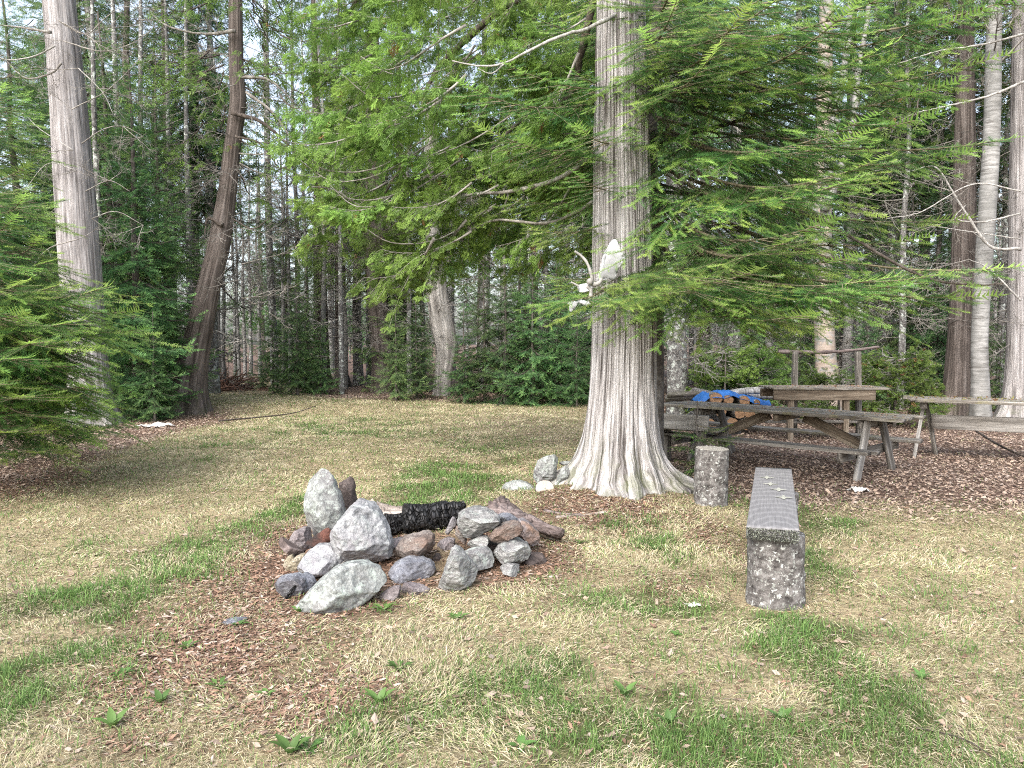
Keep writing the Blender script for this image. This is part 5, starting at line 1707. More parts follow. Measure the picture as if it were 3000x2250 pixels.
n0, n1 = P(2263, 1582, 4.52), P(2266, 1372, 6.75)
n0.z = n1.z = 0.0
bdir = (n1 - n0).normalized()
brz = math.atan2(bdir.y, bdir.x)
BL = (n1 - n0).length
bm_ = (n0 + n1) / 2
bench = tag(empty('log_bench', (bm_.x, bm_.y, float(gz(bm_.x, bm_.y))), brz), 'low bench of one silver grey plank on two log rounds in the lawn', 'bench')
HB = 0.50
pl = boards([(Matrix.Translation((0, 0, HB - 0.035)), BL, 0.30, 0.075)], 'plank', bench, 'bench_top', 2, 0.006, 0.0004)
g = Geo()
r = np.random.default_rng(8)
for k in range(1500):                                 # shaggy moss and lichen on the sawn end of the plank
    y, z = r.uniform(-0.148, 0.148), HB - 0.035 + r.uniform(-0.036, 0.034)
    s = r.uniform(0.006, 0.016)
    d = np.array((-1, r.normal() * 0.8, r.normal() * 0.7 - 0.35))
    d = d / np.linalg.norm(d) * s
    p = np.array((-BL / 2 - 0.001, y, z))
    q = np.array((0, r.normal(), r.normal()))
    q = q / np.linalg.norm(q) * 0.003
    c = r.random()
    g.add([p - q, p + q, p + d], [(0, 1, 2)], 0, (0.035, 0.036, 0.03) if c < 0.55 else (0.13, 0.14, 0.10) if c < 0.8 else (0.33, 0.36, 0.30))
link('end_moss', g.mesh('end moss', [M['litter']]), bench)
for x, y in ((0.32, 0.02), (0.10, -0.04), (-0.20, -0.07), (0.62, 0.05)):                         # pale star-shaped lichen marks round the knots
    g = Geo()
    n = 24
    a = np.linspace(0, 6.283, n, endpoint=False)
    rr = 0.018 + 0.04 * np.abs(np.cos(a * 2)) ** 5 + 0.008 * r.random(n)
    W = np.stack([x + rr * 1.35 * np.cos(a), y + rr * np.sin(a), np.full(n, HB + 0.0075)], -1)
    W = np.concatenate([[[x, y, HB + 0.0085]], W])
    g.add(W, [(0, 1 + k, 1 + (k + 1) % n) for k in range(n)], 0)
    link('lichen_mark', g.mesh('lichen mark', [M['lichen_spot']]), bench)


def log_leg(parent, x, y, h, rx, ry, seed, name='leg'):
    n, seg = 40, 72
    th = np.linspace(0, 2 * np.pi, seg, endpoint=False)
    z = np.linspace(-0.04, h, n)
    Z, TH = np.meshgrid(z, th, indexing='ij')
    rad = 1 + 0.05 * np.cos(TH * 2 + seed) + 0.10 * (fbm(np.cos(TH) * 2 + seed, np.sin(TH) * 2, Z * 3, 3) - 0.5) + 0.07 * (fbm(np.cos(TH) * 7 + seed, np.sin(TH) * 7, Z * 22, 3) - 0.5) + 0.05 * smooth(0.15, 0, Z)
    V = np.stack([x + rx * rad * np.cos(TH), y + ry * rad * np.sin(TH), Z], -1).reshape(-1, 3)
    i = np.arange(n - 1)[:, None] * seg + np.arange(seg)[None]
    j = np.arange(n - 1)[:, None] * seg + (np.arange(seg)[None] + 1) % seg
    F = np.concatenate([np.stack([i, j, j + seg], -1).reshape(-1, 3), np.stack([i, j + seg, i + seg], -1).reshape(-1, 3)])
    k = np.arange(1, seg - 1)
    F = np.concatenate([F, np.stack([np.zeros_like(k), k, k + 1], -1) + (n - 1) * seg])
    return link(name, tri_mesh('log leg', V, F, [M['log_bark']], None, None, True), parent)


log_leg(bench, -BL / 2 + 0.20, -0.022, HB - 0.07, 0.150, 0.165, 2)
log_leg(bench, BL / 2 - 0.75, -0.02, HB - 0.07, 0.15, 0.165, 5)


# ------------------------------------------------------------------ picnic table, counter table, right-hand table, board bench
A_, B_ = P(2638, 1229, 8.74), P(1933, 1181, 11.1)
ux = Vector((A_.x - B_.x, A_.y - B_.y, 0))
TL = ux.length
ux.normalize()
uy = Vector((-ux.y, ux.x, 0))                          # away from the camera
tw_ = 0.74
tc = (Vector((A_.x, A_.y, 0)) + Vector((B_.x, B_.y, 0))) / 2 + uy * (tw_ / 2)
TH_ = (A_.z + B_.z) / 2
pt = tag(empty('picnic_table', (tc.x, tc.y, 0), math.atan2(ux.y, ux.x)), 'long grey weathered picnic table with two bench planks behind the log stump', 'picnic table')
lst = []
for k in range(5):
    y = -tw_ / 2 + (k + 0.5) * tw_ / 5
    lst.append((Matrix.Translation((random.uniform(-0.03, 0.03), y, TH_ - 0.022 + random.uniform(-0.005, 0.005))) @ Matrix.Rotation(random.uniform(-0.004, 0.004), 4, 'Z'), TL + random.uniform(-0.05, 0.05), tw_ / 5 - 0.014, 0.042))
boards(lst, 'tabletop', pt, 'old_wood_top', 4, wear=0.006)
SHT = 0.375
for s in (-1, 1):
    boards([(Matrix.Translation((-0.06 + random.uniform(-0.02, 0.02), s * (0.71 + q * 0.125), SHT)), TL - 0.10 - 0.08 * q, 0.115, 0.04) for q in (0, 1)], 'bench_seat', pt, 'old_wood_top' if s > 0 else 'old_wood', 6 + s, wear=0.006)
for xe in (-TL / 2 + 0.62, TL / 2 - 0.42):
    for s in (-1, 1):
        part_board('leg', pt, 'pale_wood' if (xe > 0 and s < 0) else 'old_wood', (xe, s * 0.20, TH_ - 0.045), (xe + 0.02, s * 0.56, -0.02), 0.135, 0.042, (1, 0, 0), seed=int(xe * 10) + s + 20)
    part_board('seat_beam', pt, 'old_wood', (xe - 0.05, -0.88, SHT - 0.075), (xe - 0.05, 0.88, SHT - 0.075), 0.042, 0.11, seed=31)
    part_board('top_beam', pt, 'old_wood', (xe - 0.05, -0.34, TH_ - 0.10), (xe - 0.05, 0.34, TH_ - 0.10), 0.042, 0.10, seed=32)
    e = 1 if xe > 0 else -1
    part_board('brace', pt, 'brown_wood', (xe - e * 0.08, 0.0, SHT - 0.06), (e * 0.24 + 0.1, 0.0, TH_ - 0.085), 0.042, 0.13, seed=33 + e)
part_board('centre_cleat', pt, 'brown_wood', (0.1, -0.33, TH_ - 0.09), (0.1, 0.33, TH_ - 0.09), 0.05, 0.09, seed=36)

# counter table with rail
cd = 12.9
cx0, cx1 = X(2252, cd), X(2562, cd)
cz = P(2400, 1136, cd).z
ct = tag(empty('counter_table', ((cx0 + cx1) / 2, cd, 0)), 'tall brown counter table with rear posts and a bark-covered rail above it', 'table')
W_ = cx1 - cx0
boards([(Matrix.Translation((0.05, -0.24 + 0.16 * k, cz + 0.004 * (k % 2))), W_ + 0.12, 0.15, 0.035) for k in range(5)], 'tabletop', ct, 'old_wood_top', 41)
part_board('apron', ct, 'brown_wood', (-W_ / 2, -0.27, cz - 0.105), (W_ / 2 - 0.1, -0.27, cz - 0.105), 0.04, 0.17, seed=42)
part_board('apron', ct, 'brown_wood', (-W_ / 2, 0.40, cz - 0.10), (W_ / 2, 0.40, cz - 0.10), 0.04, 0.14, seed=43)
for u in (2304, 2464): part_board('leg', ct, 'brown_wood', (X(u, cd) - ct.location.x, -0.22, -0.05), (X(u, cd) - ct.location.x, -0.22, cz - 0.03), 0.09, 0.09, (0, 1, 0), seed=u)
for u in (2330, 2522): part_board('rear_post', ct, 'old_wood', (X(u, cd + 0.45) - ct.location.x, 0.45, -0.05), (X(u, cd + 0.45) - ct.location.x - (0.05 if u > 2400 else 0), 0.47, P(u, 1030, cd + 0.5).z), 0.085, 0.085, (0, 1, 0), seed=u)
part_board('lower_shelf', ct, 'old_wood', (X(2250, cd) - ct.location.x, 0.1, 0.28), (X(2470, cd) - ct.location.x, 0.1, 0.28), 0.22, 0.035, seed=47)
part_board('lower_shelf', ct, 'old_wood', (X(2330, cd) - ct.location.x, -0.2, 0.33), (X(2540, cd) - ct.location.x, -0.2, 0.30), 0.12, 0.035, seed=48)
ra = spline([P(2280, 1030, cd + .5), P(2400, 1032, cd + .5), P(2500, 1026, cd + .5), P(2575, 1016, cd + .5)], 16) - np.array(ct.location)
V, F = tube(ra, np.linspace(0.035, 0.022, 16) * (1 + 0.2 * np.sin(np.arange(16) * 2.3)), 9)
g = Geo(); g.add(V, F, 0, V, True)
link('rail', g.mesh('rail', [M['rot_wood']]), ct)

def top_litter(parent, L, W, z, n, seed):
    r = np.random.default_rng(seed)
    g = Geo()
    for k in range(n):
        x, y = r.uniform(-L / 2, L / 2), r.uniform(-W / 2, W / 2)
        s = r.uniform(0.006, 0.02)
        q, q2 = r.normal(size=3) * s, r.normal(size=3) * s
        q[2], q2[2] = abs(q[2]) * 0.5, abs(q2[2]) * 0.5
        p = np.array((x, y, z + 0.003))
        g.add([p, p + q, p + q2], [(0, 1, 2)], 0, (0.20, 0.11, 0.07) if r.random() < 0.7 else (0.30, 0.23, 0.16))
    tag(link('needle_scraps', g.mesh('needle scraps', [M['litter']]), parent), kind='stuff')


top_litter(ct, W_, 0.7, cz + 0.02, 500, 1)
top_litter(pt, TL, 0.7, TH_ + 0.002, 500, 2)

# right-hand table
a3, b3 = P(2648, 1168, 10.8), P(3000, 1181, 10.1)
vx = Vector((b3.x - a3.x, b3.y - a3.y, 0)).normalized()
vy = Vector((-vx.y, vx.x, 0))
L3 = 2.7
c3 = Vector((a3.x, a3.y, 0)) + vx * (L3 / 2) + vy * 0.36
rt = tag(empty('plank_table', (c3.x, c3.y, 0), math.atan2(vx.y, vx.x)), 'grey trestle table with a mossy top cut off by the right edge', 'table')
h3 = a3.z
boards([(Matrix.Translation((random.uniform(-0.04, 0.04) + 0.03 * (4 - k), -0.30 + 0.15 * k, h3 - 0.02)), L3, 0.142, 0.045) for k in range(5)], 'tabletop', rt, 'old_wood_top', 51, wear=0.006)
for xe in (-L3 / 2 + 0.24, L3 / 2 - 0.3):
    part_board('leg', rt, 'pale_wood', (xe, -0.12, h3 - 0.10), (xe - 0.10, -0.30, -0.03), 0.10, 0.045, (1, 0, 0), seed=52)
    part_board('leg', rt, 'old_wood', (xe + 0.03, 0.0, h3 - 0.10), (xe + 0.17, 0.22, -0.03), 0.10, 0.05, (1, 0, 0), seed=53)
    part_board('top_beam', rt, 'old_wood', (xe, -0.30, h3 - 0.09), (xe, 0.30, h3 - 0.09), 0.09, 0.09, seed=54)
part_board('stretcher', rt, 'pale_wood', (-L3 / 2 + 0.34, -0.06, 0.50), (L3 / 2 - 0.2, -0.06, 0.50), 0.04, 0.20, seed=55)
g = Geo()
r = np.random.default_rng(12)
for k in range(420):
    x, y = r.uniform(-L3 / 2, L3 / 2), r.uniform(-0.36, 0.36)
    s = r.uniform(0.006, 0.022)
    p = np.array((x, y, h3 + 0.006))
    q = r.normal(size=3) * s
    q2 = r.normal(size=3) * s
    q[2], q2[2] = abs(q[2]), abs(q2[2])
    g.add([p, p + q, p + q2], [(0, 1, 2)], 0, (0.16, 0.15, 0.04) if r.random() < 0.6 else (0.16, 0.09, 0.05))
tag(link('moss', g.mesh('table moss', [M['litter']]), rt), kind='stuff')

# board bench left of the table, half hidden by the cedar
p0, p1 = P(1915, 1232, 10.2), P(2076, 1240, 9.75)
sb = tag(empty('board_bench', ((p0.x + p1.x) / 2, (p0.y + p1.y) / 2, 0), math.atan2((p1 - p0).y, (p1 - p0).x)), 'small seat with a wide grey knotted back board between cedar and picnic table', 'bench')
sl_ = (p1 - p0).length
zb = (p0.z + p1.z) / 2
part_board('back_board', sb, 'pale_wood', (-sl_ / 2 - 0.2, 0, zb), (sl_ / 2, 0, zb), 0.04, 0.20, seed=61)
part_board('seat', sb, 'old_wood', (-sl_ / 2 - 0.2, 0.25, zb - 0.10), (sl_ / 2 + 0.1, 0.25, zb - 0.10), 0.40, 0.04, seed=62)
for x in (sl_ / 2 - 0.12, -sl_ / 2): part_board('leg', sb, 'old_wood', (x, 0.06, -0.03), (x, 0.05, zb - 0.1), 0.13, 0.05, (0, 1, 0), seed=63)
for x in (sl_ / 2 + 0.04, -sl_ / 2): part_board('leg', sb, 'old_wood', (x, 0.40, -0.03), (x, 0.40, zb - 0.13), 0.13, 0.05, (0, 1, 0), seed=64)

# ------------------------------------------------------------------ log pile under a blue tarp
LD = 13.6
ends = [(2097, 1167, 0.107), (2133, 1171, 0.082), (2169, 1175, 0.092), (2214, 1181, 0.058), (2110, 1205, 0.10), (2150, 1210, 0.10), (2190, 1212, 0.09), (2130, 1240, 0.10), (2175, 1243, 0.10), (2085, 1245, 0.11)]
for k, (u, v, rr) in enumerate(ends):
    p = P(u, v, LD)
    p.z = max(p.z, rr)
    lab = ('thickest sawn log end at the left of the pile, under the blue tarp', 'second sawn log end from the left under the blue tarp', 'third sawn log end with pale bark under the blue tarp', 'small sawn log end at the right under the blue tarp')[k] if k < 4 else 'sawn log in the shaded lower rows of the pile'
    disc_slice(p + Vector((-0.0, 1.5, 0)), rr, 1.5, (0.03 + 0.05 * random.uniform(-1, 1), -1, 0), lab, 'log_bark', 'cut_brown', 'firewood_log', 28, k, 'log')['group'] = 'logs in the tarp-covered pile'
for k, (u0, v0, u1, v1, rr, m, lab) in enumerate(((2115, 1158, 2243, 1146, 0.055, 'birch_bark', 'upper white birch pole lying on the log pile'), (2150, 1166, 2284, 1160, 0.075, 'birch_bark', 'lower thick white birch pole on the log pile'), (2130, 1150, 2250, 1138, 0.04, 'birch_bark', 'thin birch pole at the top of the log pile'),
                                                 (1955, 1157, 2120, 1157, 0.06, 'fir_bark', 'long dark brown pole on the left of the log pile'), (1950, 1168, 2090, 1170, 0.07, 'fir_bark', 'dark brown pole under the long brown pole'), (2180, 1144, 2262, 1136, 0.035, 'fir_bark', 'dark stick on top of the birch poles'))):
    a, b = P(u0, v0, LD + 0.5 + 0.2 * k), P(u1, v1, LD + 0.2 + 0.2 * k)
    ta = spline([a, (a + b) / 2 + Vector((0, 0, 0.02)), b], 14) - np.array(a)
    V, F = tube(ta, np.linspace(rr, rr * 0.85, 14), 14)
    g = Geo(); g.add(V, F, 0, V[:, [2, 1, 0]], True)
    o = link('wood_pole', g.mesh('wood pole', [M[m]]))
    o.location = a
    tag(o, lab, 'pole', 'poles on the log pile')


def tarp():
    n, m = 90, 46
    s, t = np.meshgrid(np.linspace(0, 1, n), np.linspace(0, 1, m), indexing='ij')
    p0, p1 = P(2048, 1172, LD - 0.06), P(2268, 1190, LD - 0.06)
    x = p0.x + (p1.x - p0.x) * s
    top = np.interp(s, [0, 0.12, 0.3, 0.5, 0.7, 0.8, 1.0], [P(0, 1178, LD).z, P(0, 1156, LD).z, P(0, 1149, LD).z, P(0, 1152, LD).z, P(0, 1164, LD).z, P(0, 1168, LD).z, P(0, 1182, LD).z])
    y = LD + 0.04 + 0.8 * t
    f = fbm(s * 9, t * 5, 3, 4) - 0.5
    z = top + 0.04 * smooth(0.0, 0.25, t) - 0.03 + 0.10 * f - 0.22 * smooth(0.5, 1, t)
    z = z - 0.05 * smooth(0.14, 0.0, t)
    y = y - 0.05 * smooth(0.14, 0.0, t) + 0.06 * (fbm(s * 12, t * 3 + 5, 8, 3) - 0.5)
    V = np.stack([x, y, z], -1).reshape(-1, 3)
    i = (np.arange(n - 1)[:, None] * m + np.arange(m - 1)[None]).ravel()
    F = np.stack([i, i + m, i + m + 1, i + 1], -1)
    o = link('tarp', tri_mesh('tarp', V, F, [M['tarp']], None, None, True))
    md = o.modifiers.new('thickness', 'SOLIDIFY')
    md.thickness = 0.004
    tag(o, 'crumpled bright blue tarpaulin draped over the log pile', 'tarpaulin')


tarp()

# ------------------------------------------------------------------ moose antlers hung on the cedar
AQ = 7.72


def ant(px, py, d=AQ): return P(1640 + px * 260 / 1438, 660 + py * 300 / 1659, d)


def plate(name, poly, d, curve, thick, mat, parent, n=5):
    """a curved bone plate from an outline, with real thickness"""
    bm = bmesh.new()
    vs_ = [bm.verts.new(ant(x, y, d)) for x, y in poly]
    f = bm.faces.new(vs_)
    bmesh.ops.triangulate(bm, faces=[f])
    for _ in range(3): bmesh.ops.subdivide_edges(bm, edges=[e for e in bm.edges if e.calc_length() > 0.022], cuts=1)
    bmesh.ops.triangulate(bm, faces=bm.faces[:])
    c = sum((v.co for v in bm.verts), Vector()) / len(bm.verts)
    for v in bm.verts:
        q = v.co - c
        v.co.y += curve[0] * q.x + curve[1] * q.z + curve[2] * (q.x * q.x + q.z * q.z) + 0.006 * math.sin(q.x * 60 + q.z * 30)
    me = bpy.data.meshes.new(name)
    bmesh.ops.recalc_face_normals(bm, faces=bm.faces[:])
    bm.to_mesh(me)
    bm.free()
    me.polygons.foreach_set('use_smooth', np.ones(len(me.polygons), bool))
    me.materials.append(M[mat])
    me.transform(Matrix.Translation(-parent.location))
    o = link(name, me, parent)
    md = o.modifiers.new('thickness', 'SOLIDIFY')
    md.thickness = thick
    md.offset = 0
    return o


an = tag(empty('moose_antlers', ant(560, 940)), 'bleached white moose antlers hung on the huge cedar trunk', 'antlers')
plate('palm', [(600, 920), (640, 860), (690, 760), (740, 640), (720, 560), (702, 480), (745, 420), (790, 380), (815, 300), (830, 255), (870, 265), (890, 220), (925, 230), (955, 300), (1000, 380), (985, 430), (1060, 440), (1005, 520),
               (1070, 490), (1000, 590), (1090, 600), (960, 680), (940, 740), (900, 800), (905, 860), (870, 890), (780, 860), (700, 870), (640, 910)], 7.78, (0.25, -0.12, 0.9), 0.016, 'bone', an)
plate('brow_palm', [(290, 985), (330, 960), (430, 940), (500, 950), (540, 990), (520, 1040), (480, 1060), (400, 1090), (320, 1085), (330, 1030)], 7.70, (0.1, 0.2, 0.0), 0.016, 'bone', an)
plate('lower_palm', [(85, 1255), (180, 1230), (240, 1195), (330, 1195), (400, 1220), (470, 1240), (520, 1290), (460, 1290), (430, 1310), (400, 1255), (300, 1250), (260, 1310), (215, 1380), (168, 1415), (185, 1340), (160, 1290)], 7.66, (0.15, 0.1, 0.0), 0.015, 'bone', an)
for nm, pts, r0, r1, m in (('tine', [(240, 420), (330, 480), (410, 560), (460, 650), (500, 760), (520, 860), (500, 930)], 0.011, 0.019, 'bone_grey'), ('beam', [(485, 915), (560, 960), (640, 930), (680, 860)], 0.026, 0.02, 'bone_grey'),
                           ('tine', [(180, 920), (240, 950), (310, 985), (380, 990)], 0.008, 0.013, 'bone_grey'), ('beam', [(440, 985), (500, 1050), (500, 1150), (470, 1240)], 0.018, 0.02, 'bone_grey')):
    a = spline([ant(x, y, 7.70) for x, y in pts], 24) - np.array(an.location)
    V, F = tube(a, np.linspace(r0, r1, 24) * (1 + 0.08 * np.sin(np.arange(24))), 12)
    g = Geo(); g.add(V, F, 0, V, True)
    link(nm, g.mesh(nm, [M[m]]), an)
V, F = tube(np.array([(0, 0, 0.0), (0, -0.012, 0), (0, -0.025, 0), (0, -0.033, 0)]) * 1.3 + np.array(ant(485, 915, 7.68) - an.location), [0.028, 0.034, 0.028, 0.012], 16)
g = Geo(); g.add(V, F, 0, V, True)
link('burr', g.mesh('burr', [M['bone_grey']]), an)

# ------------------------------------------------------------------ scraps on the lawn
def scrap(u, v, size, label, mat, seed, name, cat, flat=0.5):
    r = np.random.default_rng(seed)
    n = 22
    s, t = np.meshgrid(np.linspace(-1, 1, n), np.linspace(-1, 1, n), indexing='ij')
    edge = 0.75 + 0.5 * fbm(s * 1.5 + seed, t * 1.5, 2, 3)
    z = np.abs(fbm(s * 2.2 + seed, t * 2.2, 5, 4) - 0.35) * 1.6 * flat * (1.15 - 0.5 * (s * s + t * t))
    a = r.uniform(0, 3)
    x, y = (s * math.cos(a) - t * math.sin(a)) * edge, (s * math.sin(a) + t * math.cos(a)) * edge * 0.7
    V = np.stack([x, y, z], -1).reshape(-1, 3) * size
    i = (np.arange(n - 1)[:, None] * n + np.arange(n - 1)[None]).ravel()
    F = np.stack([i, i + n, i + n + 1, i + 1], -1)
    o = link(name, tri_mesh(name, V, F, [M[mat]], None, None, True))
    p = G(u, v)
    o.location = (p.x, p.y, float(gz(p.x, p.y)) + 0.012)
    md = o.modifiers.new('thickness', 'SOLIDIFY')
    md.thickness = 0.003
    return tag(o, label, cat)


scrap(2515, 1443, 0.095, 'crumpled white paper lying in the grass before the picnic table', 'paper', 3, 'crumpled_paper', 'paper', 0.9)
scrap(452, 1250, 0.28, 'white torn sheet in the brown leaves beside the crooked cedar', 'paper', 5, 'torn_paper', 'paper', 0.45)
scrap(2030, 1778, 0.04, 'small white scrap on the litter left of the bench', 'paper', 7, 'paper_scrap', 'paper', 0.6)


# ------------------------------------------------------------------ brush pile at the end of the path
def brush():
    r = np.random.default_rng(31)
    c = P(640, 1120, 27.0)
    c.z = float(gz(c.x, c.y))
    g = Geo()
    for k in range(260):
        a = r.uniform(0, 6.28)
        rr = abs(r.normal()) * 0.55
        b = np.array((math.cos(a) * rr * 1.5, math.sin(a) * rr, 0.02))
        e = b + np.array((r.normal() * 0.6, r.normal() * 0.5, r.uniform(0.15, 0.9) * max(0.25, 1 - rr)))
        m_ = (b + e) / 2 + r.normal(size=3) * 0.12
        V, F = tube(spline([b, m_, e], 6), np.linspace(0.028, 0.008, 6) * r.uniform(0.5, 1.6), 4, False)
        g.add(V, F, 0, (0.16, 0.09, 0.065) if r.random() < 0.7 else (0.28, 0.24, 0.20))
    o = link('brush_pile', g.mesh('brush pile', [M['litter']]))
    o.location = c
    tag(o, 'heap of reddish brown torn branches at the end of the path', 'brush pile')


brush()
for u, d, s in ((690, 29, 0.30), (735, 28.5, 0.28), (770, 27.5, 0.32), (660, 29.5, 0.3)):
    bg_tree('sapling', X(u, d), d, s, 'low dark bush across the end of the path', 'low bushes across the end of the path')

def cedar_bush(u, d, H, Rb, label, seed, n=150, gain=1.2):
    r = np.random.default_rng(seed)
    src = [cedar_branch(0.6, 700 + seed * 3 + q, 9, 5, CS_NEAR, 0.085, gain) for q in range(2)]
    src = [q.arrays() for q in src]
    lists = [[], []]
    for k in range(n):
        f = r.random() ** 0.8
        h = 0.08 + (H - 0.1) * f
        a = r.uniform(0, 6.28)
        ro = Rb * (1.05 - f) ** 0.7 * r.uniform(0.2, 0.65)
        b = np.array((math.cos(a) * ro, math.sin(a) * ro, h))
        ln = r.uniform(0.35, 0.6) * (0.6 + 0.6 * Rb)
        e = b + np.array((math.cos(a) * ln, math.sin(a) * ln, r.uniform(-0.1, 0.6) * ln))
        lists[k % 2].append(orient(b, e, r.uniform(-0.6, 0.6), 0.6))
    ca = join_arrays([place_arrays(s, l) for s, l in zip(src, lists)])
    x = X(u, d)
    o = tag(empty('cedar_bush', (x, d, float(gz(x, d)))), label, 'bush')
    link('stem', arr_mesh('bush stem', straight(H * 0.95, 0.03, seed, 8, 0.1), [M['fir_bark']]), o)
    link('foliage', arr_mesh('bush foliage', ca, [M['cedar_leaf'], M['dead_twig']]), o)


cedar_bush(2625, 14.8, 1.35, 0.70, 'bright green young cedar bush right of the tall counter table', 1, 90, 0.75)
cedar_bush(2125, 17.0, 1.45, 0.75, 'yellow green young cedar behind the thick sawn logs', 2, 70, 1.0)
cedar_bush(2225, 18.0, 1.5, 0.75, 'yellow green young cedar between the log pile and the counter table', 3, 70, 0.9)
cedar_bush(2460, 15.2, 1.0, 0.6, 'small bushy cedar beneath the counter table\'s right end', 4, 50, 0.7)

# ------------------------------------------------------------------ grass, litter, weeds
def scatter(n, dmin, dmax, pw, seed, umin=-150, umax=3150):
    """ground points spread over the view wedge, thinning with distance"""
    r = np.random.default_rng(seed)
    t = r.random(n)
    e = 2 - pw
    d = (dmin ** e + (dmax ** e - dmin ** e) * t) ** (1 / e)
    u = r.uniform(umin, umax, n)
    x = (u - 1500) / FPX * d
    return x, d, r


def lawn_w(x, y):
    """1 on the open lawn, 0 under the trees"""
    return 1 - np.clip(leaf_w(x, y), 0, 1)


def on_stones(x, y):
    """where the fire ring's stones, the trunk, stump and bench feet stand"""
    m = (gaus(x, y, -0.75, 5.45, 1.15, 0.62) > 0.42) | (gaus(x, y, CED.x, CED.y, 0.62, 0.55) > 0.5)
    m |= (np.hypot(x - X(2085, 7.55), y - 7.55) < 0.15) | (np.hypot(x - n0.x - 0.0, y - n0.y - 0.16) < 0.15)
    return m


def blades(x, y, r, ln, wd, el, az, bend, colr, name, label):
    """curved two-part grass blades, one mesh"""
    n = len(x)
    base = np.stack([x, y, gz(x, y) - 0.004], -1)
    dx, dy = np.cos(az), np.sin(az)
    el2 = el - bend
    s1, s2 = ln * 0.55, ln * 0.45
    p1 = base + np.stack([dx * np.cos(el) * s1, dy * np.cos(el) * s1, np.sin(el) * s1], -1)
    p2 = p1 + np.stack([dx * np.cos(el2) * s2, dy * np.cos(el2) * s2, np.sin(el2) * s2], -1)
    gzb = base[:, 2] + 0.006 + 0.012 * r.random(n)
    p1[:, 2] = np.maximum(p1[:, 2], gzb)
    p2[:, 2] = np.maximum(p2[:, 2], gzb)
    ph = az + np.pi / 2 + r.normal(size=n) * 0.6
    w = np.stack([np.cos(ph), np.sin(ph), 0.25 * r.normal(size=n)], -1) * wd[:, None]
    V = np.stack([base - w * 0.8, base + w * 0.8, p1 + w * 0.75, p1 - w * 0.75, p2], 1).reshape(-1, 3)
    k = np.arange(n)[:, None] * 5
    F = np.concatenate([k + np.array([[0, 1, 2]]), k + np.array([[0, 2, 3]]), k + np.array([[3, 2, 4]])])
    T = np.repeat(colr, 5, 0) * np.tile(np.array([0.85, 0.85, 1.0, 1.0, 1.1]), n)[:, None]
    o = link(name, tri_mesh(name, V, F, [M['blade']], None, T))
    tag(o, label, 'grass', kind='stuff')
    return o


def mixc(a, b, t): return np.array(a)[None] * (1 - t[:, None]) + np.array(b)[None] * t[:, None]


# straw: matted dead grass, combed this way and that
x, y, r = scatter(460000, 2.55, 24, 1.25, 1)
lit = litter_w(x, y)
keep = (r.random(len(x)) < np.clip(0.98 - 0.66 * smooth(0.35, 0.95, lit + 0.35 * (fbm(x * 2.5, y * 2.5, 1, 3) - 0.5)) - 0.92 * smooth(0.3, 0.8, leaf_w(x, y) + 0.25 * (fbm(x * 1.3, y * 1.3, 5, 3) - 0.5)), 0.02, 1) * (0.25 + 0.75 * smooth(0.38, 0.6, fbm(x * 3.3, y * 3.3, 9, 3) + 0.06))) & ~on_stones(x, y)
x, y = x[keep], y[keep]
n = len(x)
dist = y
tz = r.random(n)
az = 6.283 * 1.6 * fbm(x * 1.6, y * 1.6, 7, 3) + r.normal(size=n) * 0.75
hx = fbm(x * 2.2 + 20, y * 2.2, 3, 3)
c = mixc((0.26, 0.212, 0.122), (0.60, 0.54, 0.38), np.clip(r.random(n) * 0.9 + 0.1, 0, 1) ** 0.9) * (0.7 + 0.6 * hx)[:, None]
gy = np.clip(r.random(n) < 0.16, 0, 1)[:, None]
c = np.where(gy > 0, c * np.array((0.80, 0.95, 0.66)), c)
blades(x, y, r, r.uniform(0.03, 0.10, n) * (0.9 + 0.02 * dist), 0.0008 + 0.00040 * dist, R(1) * r.uniform(4, 42, n), az, R(1) * r.uniform(15, 60, n), c, 'dry_grass', 'matted straw coloured dead grass over the whole clearing')

# fresh green blades in drifts
x, y, r = scatter(560000, 2.55, 23, 1.3, 2)
gw = green_w(x, y)
cl = fbm(x * 6, y * 6, 4, 3)
keep = (r.random(len(x)) < np.clip(0.11 + 0.66 * gw * smooth(0.36, 0.62, cl), 0, 0.95) * np.clip(1.05 - 0.75 * smooth(0.5, 1.0, litter_w(x, y)), 0, 1) * np.clip(lawn_w(x, y), 0.03, 1)) & ~on_stones(x, y)
x, y = x[keep], y[keep]
n = len(x)
c = mixc((0.055, 0.120, 0.028), (0.165, 0.265, 0.075), r.random(n)) * (0.75 + 0.5 * fbm(x * 1.2, y * 1.2, 3, 2))[:, None]
blades(x, y, r, r.uniform(0.025, 0.085, n) * (0.75 + 0.5 * green_w(x, y)), 0.0009 + 0.00034 * y, R(1) * r.uniform(42, 86, n), r.uniform(0, 6.283, n), R(1) * r.uniform(5, 50, n), c, 'green_grass', 'fresh green grass blades growing in drifts through the straw')


